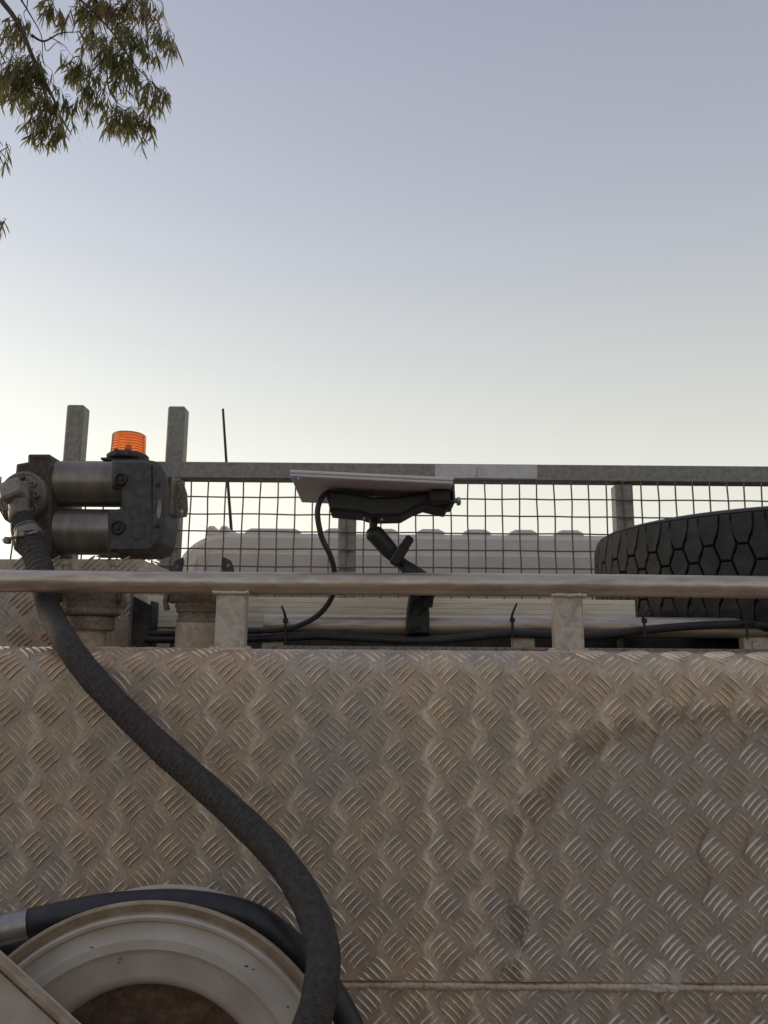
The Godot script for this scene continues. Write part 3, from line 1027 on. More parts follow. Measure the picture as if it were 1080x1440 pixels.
func main_hose() -> void:
	var o := thing("suction_hose", "thick dusty black hose hanging from the pump down across the chequer plate", "hose")
	var p := curve(PackedVector3Array([Vector3(-0.7871, 1.9007, -1.7250), Vector3(-0.7725, 1.8726, -1.7150), Vector3(-0.7543, 1.8441, -1.7000), Vector3(-0.7222, 1.8018, -1.6650), Vector3(-0.6874, 1.7598, -1.6150), Vector3(-0.6580, 1.7166, -1.5700), Vector3(-0.6224, 1.6733, -1.5250), Vector3(-0.5545, 1.6267, -1.4250), Vector3(-0.5055, 1.5835, -1.3850), Vector3(-0.4514, 1.5394, -1.3550), Vector3(-0.3569, 1.4641, -1.3250), Vector3(-0.2695, 1.4040, -1.2900), Vector3(-0.1956, 1.3554, -1.2500), Vector3(-0.1385, 1.3160, -1.2050), Vector3(-0.0964, 1.2774, -1.1500), Vector3(-0.0736, 1.2445, -1.0950), Vector3(-0.0708, 1.2139, -1.0550), Vector3(-0.0798, 1.1811, -1.0300), Vector3(-0.1049, 1.1405, -1.0200), Vector3(-0.1480, 1.0964, -1.0200)]), 10)
	begin()
	var wrap := PackedVector3Array()
	for i in p.size() - 1:
		for k in 6:
			wrap.append(p[i].lerp(p[i + 1], k / 6.0))
	tube(wrap, func(u: float) -> float: return 0.0216 + 0.0004 * sin(u * TAU * 230.0) + 0.0003 * sin(u * 61.0) + 0.0003 * sin(u * 143.0), 22)
	obj("hose_wall", M.hose, o)
	# ribbed sleeve near the pump
	begin()
	var q := PackedVector3Array()
	for i in range(20, 46):
		q.append(p[i])
	var fine := PackedVector3Array()
	for i in q.size() - 1:
		for k in 4:
			fine.append(q[i].lerp(q[i + 1], k / 4.0))
	tube(fine, func(u: float) -> float: return 0.0246 + 0.0018 * sin(u * 9.0 * TAU), 24)
	obj("ribbed_sleeve", M.hose, o)
	# steel band clamp and the clamp's bolt
	var dir := (p[20] - p[12]).normalized()
	begin()
	lathe([[0.0255, -0.009], [0.0285, -0.009], [0.0290, 0.0], [0.0285, 0.009], [0.0255, 0.009]], p[17], dir, 30, false)
	box(p[17] + Vector3(-0.004, 0.002, 0.030), Vector3(0.018, 0.016, 0.012), 0.002)
	tube(PackedVector3Array([p[17] + Vector3(-0.045, -0.012, 0.02), p[17] + Vector3(0.03, 0.006, 0.03)]), 0.004, 8)
	box(p[17] + Vector3(-0.036, -0.012, 0.02), Vector3(0.012, 0.014, 0.016), 0.002)
	obj("hose_clamp", M.band, o)
	begin()
	for k in 2:
		lathe([[0.0235, -0.0022], [0.0262, -0.0012], [0.0262, 0.0012], [0.0235, 0.0022]], p[11] + dir * 0.007 * k, dir, 26, false)
	obj("wire_band", M.band, o)

func coupling(at: Vector3, big: bool, label: String) -> Node3D:
	var o := thing("camlock_coupling", label, "coupling", "capped hose couplings behind the guard rail")
	o.position = at
	begin()
	if not big:
		lathe([[0.0, 0.0], [0.033, 0.0], [0.033, 0.031], [0.0375, 0.034], [0.0375, 0.056], [0.040, 0.060], [0.0, 0.060]], Vector3.ZERO, Vector3.UP, 40)
	else:
		lathe([[0.0, 0.0], [0.041, 0.0], [0.042, 0.004], [0.042, 0.048], [0.039, 0.052], [0.0, 0.052]], Vector3.ZERO, Vector3.UP, 40)
	obj("pipe_neck", M.pipe_end, o)
	begin()
	if not big:
		lathe([[0.040, 0.034], [0.0475, 0.036], [0.0475, 0.060], [0.044, 0.064], [0.0, 0.064]], Vector3.ZERO, Vector3.UP, 40)
		lathe([[0.0, 0.0625], [0.054, 0.064], [0.058, 0.068], [0.058, 0.073], [0.054, 0.077], [0.056, 0.10], [0.060, 0.13], [0.060, 0.135], [0.056, 0.14], [0.0, 0.14]], Vector3.ZERO, Vector3.UP, 40)
	else:
		lathe([[0.0, 0.0505], [0.041, 0.052], [0.041, 0.058], [0.0385, 0.061], [0.0385, 0.070], [0.0425, 0.073], [0.0425, 0.078], [0.045, 0.082], [0.045, 0.088], [0.050, 0.094], [0.052, 0.115], [0.050, 0.14], [0.0, 0.14]], Vector3.ZERO, Vector3.UP, 40)
	obj("body", M.cam, o)
	for s in [-1, 1]:
		# folded cam lever: pivot lug and a curved arm whose ring tip stands above the rail
		begin()
		var r := 0.060 if not big else 0.052
		box(Vector3(s * r, 0.105, 0.0), Vector3(0.014, 0.03, 0.026), 0.004)
		tube(curve(PackedVector3Array([Vector3(s * (r + 0.006), 0.075, 0.012), Vector3(s * (r + 0.010), 0.095, 0.014), Vector3(s * (r + 0.004), 0.125, 0.012), Vector3(s * (r - 0.004), 0.155, 0.008)]), 5), 0.0055, 8)
		obj("cam_lever", M.cam, o)
	return o

func lever_tip(parent: Node3D, at: Vector3, s: float, m: Material) -> void:
	var c := CSGCombiner3D.new()
	var p := CSGPolygon3D.new()
	p.polygon = PackedVector2Array([Vector2(-0.010 * s, -0.030), Vector2(0.012 * s, -0.030), Vector2(0.011 * s, -0.004), Vector2(0.004 * s, 0.012), Vector2(-0.012 * s, 0.019), Vector2(-0.014 * s, 0.010), Vector2(-0.011 * s, -0.008)])
	p.depth = 0.007
	p.material = m
	c.add_child(p)
	var h := CSGCylinder3D.new()
	h.operation = CSGShape3D.OPERATION_SUBTRACTION
	h.radius = 0.0036
	h.height = 0.05
	h.sides = 12
	h.position = Vector3(-0.001 * s, 0.001, 0)
	h.rotation.x = PI / 2
	h.material = m
	c.add_child(h)
	add(c, "lever_tip", parent)
	c.position = at - parent.position

# ---------------------------------------------------------------- flat panel on its arm
func panel() -> void:
	var o := thing("flat_panel", "flat pale grey rectangular antenna panel held level above the guard rail", "antenna panel")
	var a := Vector3(-0.1805, 1.9570, -1.5000)
	var b := Vector3(0.1332, 1.9453, -1.5050)
	var c := Vector3(-0.1876, 1.9567, -1.7350)
	var u := (b - a).normalized()
	var v := (c - a)
	v = (v - u * v.dot(u)).normalized()
	var n := u.cross(v).normalized()
	if n.y < 0.0:
		n = -n
	var w := a.distance_to(b)
	var basis_ := Basis(u, n, u.cross(n))
	var mid := a + u * w * 0.5 + v * 0.130 - n * 0.0075
	begin()
	# rounded-corner slab with two steps: lid and shell
	for q in [[0.0006, 0.0068, 0.0], [-0.0062, 0.0058, -0.0016]]:
		box(mid + n * (0.0030 + q[0]), Vector3(w + q[2], q[1], 0.26 + q[2]), 0.0018, basis_)
	var shell := obj("shell", M.panel, o)
	begin()
	lathe([[0.0, 0.0], [0.0017, 0.0], [0.0015, 0.0012], [0.0, 0.0012]], a + u * 0.0155 + v * 0.015 - n * 0.0134, -n, 12)
	obj("status_light", M.led, shell)
	# black tray that clasps the panel from below
	var m := thing("panel_mount", "black plastic mount with ball arm clamped to the lower rail, under the flat panel", "mount")
	begin()
	slab(PackedVector2Array([Vector2(-0.1174, 1.9297), Vector2(-0.1003, 1.9327), Vector2(-0.0574, 1.9273), Vector2(-0.0231, 1.9203), Vector2(0.0283, 1.9221), Vector2(0.0997, 1.9344), Vector2(0.1254, 1.9404), Vector2(0.1311, 1.9346), Vector2(0.1309, 1.9041), Vector2(0.1251, 1.8953), Vector2(0.0996, 1.9009), Vector2(0.0811, 1.9051), Vector2(0.0597, 1.8963), Vector2(0.0342, 1.8816), Vector2(-0.0255, 1.8797), Vector2(-0.0454, 1.8867), Vector2(-0.1081, 1.8920)]), -1.575, -1.665, 0.006)
	obj("tray", M.plastic, m)
	begin()
	box(Vector3(0.1327, 1.9256, -1.6000), Vector3(0.014, 0.046, 0.10), 0.004, Basis(Vector3.BACK, 0.02))
	box(Vector3(0.1153, 1.9181, -1.6000), Vector3(0.05, 0.026, 0.10), 0.004, Basis(Vector3.BACK, 0.05))
	obj("jaw", M.plastic, m)
	begin()
	lathe([[0.0, 0.0], [0.004, 0.0], [0.004, 0.007], [0.0085, 0.008], [0.0085, 0.014], [0.006, 0.016], [0.0, 0.016]], Vector3(0.1398, 1.9168, -1.6000), Vector3.RIGHT, 14)
	obj("jaw_screw", M.steel, m)
	begin()
	for q in [[512, 730], [537, 731]]:
		var cc := Vector3(0, 0, -1.578)
		cc.x = -0.0212 + (q[0] - 525.0) * 0.0014
		cc.y = 1.8754 - (q[1] - 730.0) * 0.0014
		lathe([[0.0, 0.0], [0.0032, 0.0], [0.0026, 0.006], [0.0, 0.006]], cc, Vector3(0, 0, 1), 8)
	obj("tray_screw", M.band, m)
	# ball, two-lobed arm with its wing knob
	begin()
	tube(PackedVector3Array([Vector3(-0.0217, 1.8853, -1.6200), Vector3(-0.0214, 1.8558, -1.6200)]), 0.0085, 16)
	lathe([[0.0, -0.016], [0.008, -0.0139], [0.0139, -0.008], [0.016, 0.0], [0.0139, 0.008], [0.008, 0.0139], [0.0, 0.016]], Vector3(-0.0214, 1.8500, -1.6200), Vector3.UP, 20)
	obj("ball_stem", M.plastic, m)
	var arm := curve(PackedVector3Array([Vector3(-0.0258, 1.8602, -1.6200), Vector3(-0.0097, 1.8427, -1.6200), Vector3(0.0122, 1.8181, -1.6200), Vector3(0.0325, 1.7962, -1.6180), Vector3(0.0554, 1.7744, -1.6150), Vector3(0.0786, 1.7521, -1.6200), Vector3(0.0906, 1.7301, -1.6300), Vector3(0.0897, 1.7078, -1.6400)]), 6)
	begin()
	tube(arm, func(t: float) -> float: return (0.0185 + 0.003 * smoothstep(0.5, 0.7, t) - 0.0068 * exp(-pow((t - 0.44) / 0.11, 2.0))) * minf(1.0, 0.45 + t * 9.0) * (1.0 - 0.5 * smoothstep(0.78, 0.92, t)), 20)
	obj("double_arm", M.plastic, m)
	begin()
	var k0 := Vector3(0.0194, 1.7870, -1.6020)
	var k1 := Vector3(0.0531, 1.8405, -1.5920)
	var kd := (k1 - k0).normalized()
	var kb := Basis(kd.cross(Vector3.BACK).normalized(), kd, Vector3.BACK)
	box(k0.lerp(k1, 0.36), Vector3(0.020, k0.distance_to(k1) * 0.74, 0.022), 0.003, kb)
	box(k0.lerp(k1, 0.80), Vector3(0.018, k0.distance_to(k1) * 0.46, 0.016), 0.004, kb)
	lathe([[0.0, 0.0], [0.010, 0.0], [0.010, 0.012], [0.0, 0.012]], k0.lerp(k1, 0.4) + Vector3(0, 0, -0.014), Vector3(0, 0, 1), 16)
	obj("wing_knob", M.plastic, m)
	begin()
	lathe([[0.0135, -0.003], [0.0155, -0.002], [0.0155, 0.002], [0.0135, 0.003]], Vector3(0.0296, 1.8020, -1.6180), arm[24] - arm[16], 20, false)
	obj("arm_ring", M.dark_steel, m)
	# clamp on the lower rail
	begin()
	slab(PackedVector2Array([Vector2(0.0520, 1.7306), Vector2(0.0897, 1.7309), Vector2(0.0940, 1.6964), Vector2(0.0939, 1.6621), Vector2(0.0910, 1.6507), Vector2(0.0493, 1.6504), Vector2(0.0464, 1.6674), Vector2(0.0478, 1.6989)]), -1.640, -1.662, 0.004)
	lathe([[0.0215, -0.022], [0.0265, -0.022], [0.0265, 0.022], [0.0215, 0.022]], Vector3(0.0717, 1.668, -1.68), Vector3.RIGHT, 28, false)
	var cl := obj("rail_clamp", M.plastic, m)
	begin()
	tube(curve(PackedVector3Array([Vector3(0.0664, 1.7218, -1.6370), Vector3(0.0592, 1.7131, -1.6370), Vector3(0.0592, 1.7031, -1.6370), Vector3(0.0535, 1.6930, -1.6370)]), 5), 0.0024, 6)
	tube(curve(PackedVector3Array([Vector3(0.0837, 1.7205, -1.6370), Vector3(0.0823, 1.7090, -1.6370), Vector3(0.0794, 1.6990, -1.6370), Vector3(0.0722, 1.6903, -1.6370)]), 5), 0.0030, 6)
	lathe([[0.0028, -0.002], [0.0055, -0.002], [0.0055, 0.002], [0.0028, 0.002]], Vector3(0.0715, 1.7090, -1.6380), Vector3(0, 0, 1), 14, false)
	tube(curve(PackedVector3Array([Vector3(0.0535, 1.6560, -1.6370), Vector3(0.0578, 1.6645, -1.6370), Vector3(0.0636, 1.6560, -1.6370), Vector3(0.0707, 1.6661, -1.6370), Vector3(0.0779, 1.6562, -1.6370)]), 4), 0.0016, 5)
	obj("moulded_marks", M.rubber_groove, cl)
	# cables
	begin()
	tube(curve(PackedVector3Array([Vector3(-0.0956, 1.9267, -1.6000), Vector3(-0.1092, 1.9308, -1.5850), Vector3(-0.1225, 1.9199, -1.5750), Vector3(-0.1309, 1.8986, -1.5700), Vector3(-0.1310, 1.8727, -1.5700), Vector3(-0.1221, 1.8351, -1.5750), Vector3(-0.1063, 1.8032, -1.5800), Vector3(-0.0979, 1.7733, -1.5900), Vector3(-0.0978, 1.7375, -1.6000), Vector3(-0.1092, 1.7099, -1.6100), Vector3(-0.1322, 1.6849, -1.6200), Vector3(-0.1669, 1.6667, -1.6300), Vector3(-0.2015, 1.6581, -1.6350), Vector3(-0.2853, 1.6534, -1.6400), Vector3(-0.4774, 1.6482, -1.6600)]), 7), 0.0056, 12)
	tag(obj("power_cable", M.black_hose), "thin black cable looping from the flat panel down behind the guard rail", "cable")
	begin()
	tube(curve(PackedVector3Array([Vector3(-0.4839, 1.6367, -1.6600), Vector3(-0.2792, 1.6395, -1.6500), Vector3(-0.1994, 1.6428, -1.6450), Vector3(-0.1275, 1.6463, -1.6450), Vector3(-0.0555, 1.6433, -1.6450), Vector3(0.0306, 1.6387, -1.6350), Vector3(0.1021, 1.6393, -1.6350), Vector3(0.1747, 1.6458, -1.6450), Vector3(0.2612, 1.6536, -1.6450), Vector3(0.3764, 1.6502, -1.6450), Vector3(0.4412, 1.6522, -1.6450), Vector3(0.5282, 1.6629, -1.6450), Vector3(0.6369, 1.6723, -1.6450), Vector3(0.7353, 1.6759, -1.6450), Vector3(0.8246, 1.6723, -1.6450)]), 7), 0.0083, 12)
	tag(obj("conduit", M.black_hose), "black conduit tied along the front of the lower rail", "cable")

func cable_tie(label: String, tail: PackedVector3Array, at: Vector3, drop: float) -> void:
	var o := thing("cable_tie", label, "cable tie", "cable ties along the lower rail")
	begin()
	box(at + Vector3(0, -drop * 0.5, 0.004), Vector3(0.0052, drop, 0.003), 0.001)
	box(at + Vector3(0, 0, 0.004), Vector3(0.010, 0.009, 0.008), 0.001)
	obj("strap", M.plastic, o)
	begin()
	tube(curve(tail, 4), func(u: float) -> float: return 0.0031 - 0.0012 * u, 6)
	obj("tail", M.plastic, o)

# ---------------------------------------------------------------- spare tyre lying flat
func tyre() -> void:
	var o := thing("spare_tyre", "black truck tyre with chunky hexagon tread lying flat on the deck", "tyre")
	var c := Vector3(1.0134, 1.791, -2.03)
	o.position = c
	var R := 0.463
	begin()
	lathe([[0.27, 0.105], [0.30, 0.128], [0.36, 0.137], [0.41, 0.134], [0.435, 0.127], [0.445, 0.119], [0.450, 0.110], [0.4515, 0.06], [0.452, 0.0], [0.4515, -0.06], [0.450, -0.110], [0.445, -0.119], [0.435, -0.127], [0.41, -0.134], [0.36, -0.137], [0.30, -0.128], [0.27, -0.105], [0.255, 0.0]], Vector3.ZERO, Vector3.UP, 96, false)
	obj("carcass", M.rubber_groove, o)
	begin()
	for s in [-1.0, 1.0]:
		lathe([[0.30, 0.1285 * s], [0.36, 0.1385 * s], [0.41, 0.1355 * s], [0.438, 0.1285 * s], [0.4495, 0.1215 * s], [0.447, 0.116 * s], [0.40, 0.11 * s], [0.30, 0.11 * s]], Vector3.ZERO, Vector3.UP, 96, false)
	obj("sidewall", M.rubber, o)
	var N := 42
	var da := TAU / N
	var half := R * da * 0.5
	var gap := 0.0018
	# one hexagon block (with a step in two of its edges), bent to the tread
	var rowh := 0.034
	var hexa := [Vector2(-0.33, 1.0), Vector2(0.33, 1.0), Vector2(0.62, 0.10), Vector2(0.65, -0.04), Vector2(0.54, -0.42), Vector2(0.46, -0.50), Vector2(0.33, -1.0), Vector2(-0.33, -1.0), Vector2(-0.62, -0.10), Vector2(-0.65, 0.04), Vector2(-0.54, 0.42), Vector2(-0.46, 0.50)]
	var bent := func(poly: Array, crown: Callable) -> ArrayMesh:
		begin()
		var top := []
		var rim := []
		var foot := []
		for q in poly:
			for e in [[0.93, R, top], [1.0, R - 0.0018, rim], [1.0, R - 0.012, foot]]:
				var cen := Vector2()
				for p in poly:
					cen += p / poly.size()
				var p2: Vector2 = cen + (q - cen) * e[0]
				var ang := p2.x / R
				var rr: float = e[1] - crown.call(p2.y)
				e[2].append(Vector3(sin(ang) * rr, p2.y, cos(ang) * rr))
		var mid := Vector3()
		for p in top:
			mid += p / top.size()
		for i in top.size():
			var j := (i + 1) % top.size()
			face(mid, top[i], top[j], -1)
			quad(top[i], rim[i], rim[j], top[j], -1)
			quad(rim[i], foot[i], foot[j], rim[j], -1)
		for i in range(1, foot.size() - 1):
			face(foot[0], foot[i + 1], foot[i], -1)
		piece()
		var me := done()
		me.surface_set_material(0, M.rubber)
		return me
	var crown := func(y: float) -> float: return maxf(absf(y) - 0.085, 0.0) * maxf(absf(y) - 0.085, 0.0) * 7.0 + y * y * 0.12
	for row in 4:
		var yc := (1.5 - row) * rowh * 1.02
		var poly := []
		for q in hexa:
			poly.append(Vector2(q.x * half - signf(q.x) * gap * 0.8, yc + (q.y * (rowh - gap * 0.8) if not (row in [0, 3] and q.y * (1.5 - row) > 0.8 * absf(1.5 - row)) else signf(q.y) * (0.1175 - absf(yc)))))
		var me: ArrayMesh = bent.call(poly, crown)
		for k in N:
			inst("tread_block", me, o, Transform3D(Basis(Vector3.UP, da * (k + (0.5 if row % 2 else 0.0))), Vector3.ZERO))
	for s in [1.0, -1.0]:
		var y0 := 1.5 * rowh * 1.02 + gap
		var poly := [Vector2(-0.32, y0), Vector2(0.32, y0), Vector2(0.44, y0 + rowh * 0.46), Vector2(0.52, y0 + rowh * 0.52), Vector2(0.65, y0 + rowh), Vector2(0.655, 0.1175), Vector2(-0.655, 0.1175), Vector2(-0.65, y0 + rowh), Vector2(-0.5, y0 + rowh * 0.5)]
		var pl := []
		for q in poly:
			pl.append(Vector2((q.x * half - signf(q.x) * gap * 0.8) * s, q.y * s))
		var me: ArrayMesh = bent.call(pl, crown)
		for k in N:
			inst("shoulder_block", me, o, Transform3D(Basis(Vector3.UP, da * (k + (0.5 if s > 0 else 0.0))), Vector3.ZERO))
	o.rotation.y = 0.055

func plank() -> void:
	var o := thing("ribbed_plank", "long pale ribbed plank lying on edge behind the lower rail", "plank")
	var x0 := -0.5114
	var x1 := 0.5457
	begin()
	box(Vector3((x0 + x1) * 0.5, 1.698, -1.80), Vector3(x1 - x0, 0.066, 0.10), 0.002)
	obj("core", M.plank, o)
	for k in 6:
		begin()
		box(Vector3((x0 + x1) * 0.5, 1.7255 - k * 0.0110, -1.7490), Vector3(x1 - x0 - 0.001, 0.0107, 0.005), 0.0007)
		obj("rib", M.plank, o)

# ---------------------------------------------------------------- hose reel
func reel() -> void:
	var o := thing("hose_reel", "cream painted pressed steel hose reel with dusty rim in front of the chequer plate", "hose reel")
	var c := Vector3(-0.302, 1.0103, -1.12)
	var axis := Vector3(0.03, 0.05, 1.0).normalized()
	var R := 0.2755
	begin()
	# face of the near flange, from the hole to the rolled rim and round to the back
	lathe([[0.165, -0.045], [0.170, -0.022], [0.176, -0.013], [0.184, -0.0095], [0.208, -0.0075], [0.213, -0.004], [0.217, 0.0], [0.229, 0.001], [0.233, -0.004], [0.237, -0.0065], [0.248, -0.006], [0.2515, 0.001], [0.2555, 0.0025], [0.2585, 0.0005], [0.2595, -0.005]], c, axis, 120, false)
	var fl := obj("near_flange", M.cream, o)
	begin()
	lathe([[0.259, -0.005], [0.2605, -0.007], [0.266, -0.003], [R - 0.004, 0.002], [R - 0.001, 0.001], [R, -0.002], [R - 0.002, -0.005], [0.266, -0.010], [0.245, -0.014]], c, axis, 120, false)
	obj("dusty_rim", M.cream_brown, fl)
	begin()
	lathe([[0.0, -0.056], [0.168, -0.048], [0.168, -0.042], [0.140, -0.046], [0.05, -0.052], [0.045, -0.03], [0.0, -0.03]], c, axis, 80, true)
	obj("hub_recess", M.rust, o)
	begin()
	lathe([[0.205, -0.11], [0.205, -0.012], [0.200, -0.012], [0.200, -0.11]], c, axis, 64, false)
	obj("drum", M.cream, o)
	begin()
	lathe([[0.15, -0.116], [R - 0.019, -0.112], [R - 0.008, -0.110], [R - 0.004, -0.116], [R - 0.010, -0.121], [0.15, -0.124]], c, axis, 120, false)
	obj("far_flange", M.cream, o)
	# chips in the paint
	begin()
	for q in [[0.249, 1.02, 0.0045], [0.2505, 0.98, 0.003], [0.246, 0.72, 0.0035], [0.255, 0.63, 0.005], [0.2545, 0.60, 0.004], [0.256, 0.575, 0.0035], [0.222, 1.72, 0.003], [0.218, 1.725, 0.003], [0.2235, 1.71, 0.0022], [0.244, 1.86, 0.003], [0.222, 1.1, 0.002], [0.225, 2.25, 0.003]]:
		var d: Vector3 = Vector3(cos(q[1]), sin(q[1]), 0) * q[0]
		lathe([[0.0, 0.0], [q[2] * 0.6, 0.0002], [q[2] * 0.4, 0.0008], [0.0, 0.0009]], c + d + Vector3(0, -d.y * 0.05, 0.0006), axis, 6, true, Vector2(0.5 + q[1] * 0.5, 0.6))
	obj("chip", M.rust, fl).set_meta("kind", "stuff")
	# steel frame arm across the reel's lower left
	begin()
	var p0 := Vector3(-0.4870, 1.2719, -1.0500)
	var p1 := Vector3(-0.3053, 1.1316, -1.0500)
	var u := (p1 - p0).normalized()
	var dn := Vector3(-u.y, u.x, 0)
	if dn.y > 0:
		dn = -dn
	var mid := (p0 + p1) * 0.5
	var bs := Basis(u, dn, u.cross(dn))
	box(mid + dn * 0.075, Vector3(p0.distance_to(p1) + 0.2, 0.15, 0.006), 0.001, bs)
	var arm := obj("frame_arm", M.cream, o)
	begin()
	box(mid + dn * 0.004 + Vector3(0, 0, 0.006), Vector3(p0.distance_to(p1) + 0.2, 0.008, 0.018), 0.002, bs)
	obj("arm_lip", M.cream_brown, arm)
	begin()
	box(mid + dn * 0.0125 + Vector3(0, 0, 0.0032), Vector3(p0.distance_to(p1) + 0.2, 0.006, 0.003), 0.001, bs)
	obj("rust_line", M.rust, arm)

	var h := thing("delivery_hose", "smooth black hose wound on the cream hose reel with steel end fitting", "hose")
	begin()
	var path := PackedVector3Array([Vector3(-0.4806, 1.2423, -1.1780), Vector3(-0.4423, 1.2501, -1.1800), Vector3(-0.3951, 1.2590, -1.1820), Vector3(-0.3468, 1.2648, -1.1820), Vector3(-0.2884, 1.2670, -1.1820), Vector3(-0.2296, 1.2629, -1.1820), Vector3(-0.1716, 1.2488, -1.1820), Vector3(-0.1210, 1.2150, -1.1820), Vector3(-0.0913, 1.1859, -1.1820), Vector3(-0.0667, 1.1578, -1.1820), Vector3(-0.0391, 1.1135, -1.1800), Vector3(-0.0173, 1.0568, -1.1700)])
	tube(curve(path, 6), 0.0193, 20)
	obj("hose_wall", M.black_hose, h)
	begin()
	lathe([[0.0, 0.0], [0.0190, 0.0], [0.0200, 0.002], [0.0200, 0.14], [0.0, 0.14]], Vector3(-0.4775, 1.2437, -1.1750), Vector3(-0.5305, 1.2334, -1.1650) - Vector3(-0.4775, 1.2437, -1.1750), 28)
	obj("end_fitting", M.steel, h)
	begin()
	tube(curve(PackedVector3Array([Vector3(-0.5770, 1.2315, -1.2400), Vector3(-0.5415, 1.2050, -1.2350), Vector3(-0.5151, 1.1835, -1.2300), Vector3(-0.4942, 1.1514, -1.2300)]), 5), 0.022, 14)
	obj("inner_turn", M.black_hose, h)

# ---------------------------------------------------------------- trees
func leaf_blade(base_: Vector3, dir: Vector3, side: Vector3, length: float, width: float, droop: float) -> void:
	var n := dir.cross(side).normalized()
	var p := []
	for q in [[0.0, 0.05], [0.22, 0.75], [0.5, 1.0], [0.78, 0.65], [1.0, 0.02]]:
		var s: float = q[0]
		var c := base_ + dir * length * s + Vector3.DOWN * droop * s * s + side * sin(s * 2.4) * length * 0.06
		p.append([c - side * width * q[1] * 0.5 + n * width * 0.10, c, c + side * width * q[1] * 0.5 + n * width * 0.10])
	var g := newgroup()
	for i in 4:
		quad(p[i][0], p[i][1], p[i + 1][1], p[i + 1][0], g)
		quad(p[i][1], p[i][2], p[i + 1][2], p[i + 1][1], g)

func foliage_spray(center: Vector3, r: float, count: int, parent: Node3D, mat_: Material) -> void:
	begin()
	var stems := []
	for k in maxi(2, count / 9):
		var a := center + Vector3(rng.randf_range(-1, 1), rng.randf_range(0.2, 1.0), rng.randf_range(-1, 1)) * r * 0.8
		var b := a + Vector3(rng.randf_range(-0.7, 0.7), rng.randf_range(-1.2, -0.3), rng.randf_range(-0.7, 0.7)) * r
		stems.append([a, b])
	for i in count:
		var s: Array = stems[rng.randi() % stems.size()]
		var p: Vector3 = s[0].lerp(s[1], rng.randf())
		var dir := Vector3(rng.randf_range(-0.5, 0.5), -1.0 + rng.randf_range(-0.2, 0.55), rng.randf_range(-0.5, 0.5)).normalized()
		var side := dir.cross(Vector3(rng.randf_range(-1, 1), rng.randf_range(-0.3, 0.3), rng.randf_range(-1, 1))).normalized()
		leaf_blade(p, dir, side, rng.randf_range(0.085, 0.165), rng.randf_range(0.011, 0.019), rng.randf_range(0.0, 0.03))
	piece(false)
	obj("leaf_spray", mat_, parent).set_meta("kind", "stuff")
	begin()
	for s in stems:
		tube(curve(PackedVector3Array([s[0] + (center + Vector3(0, r * 0.9, 0) - s[0]) * 0.5, s[0], (s[0] + s[1]) * 0.5 + Vector3(0.01, 0.0, 0.01), s[1]]), 3), 0.0022, 5)
	obj("twigs", M.bark, parent).set_meta("kind", "stuff")

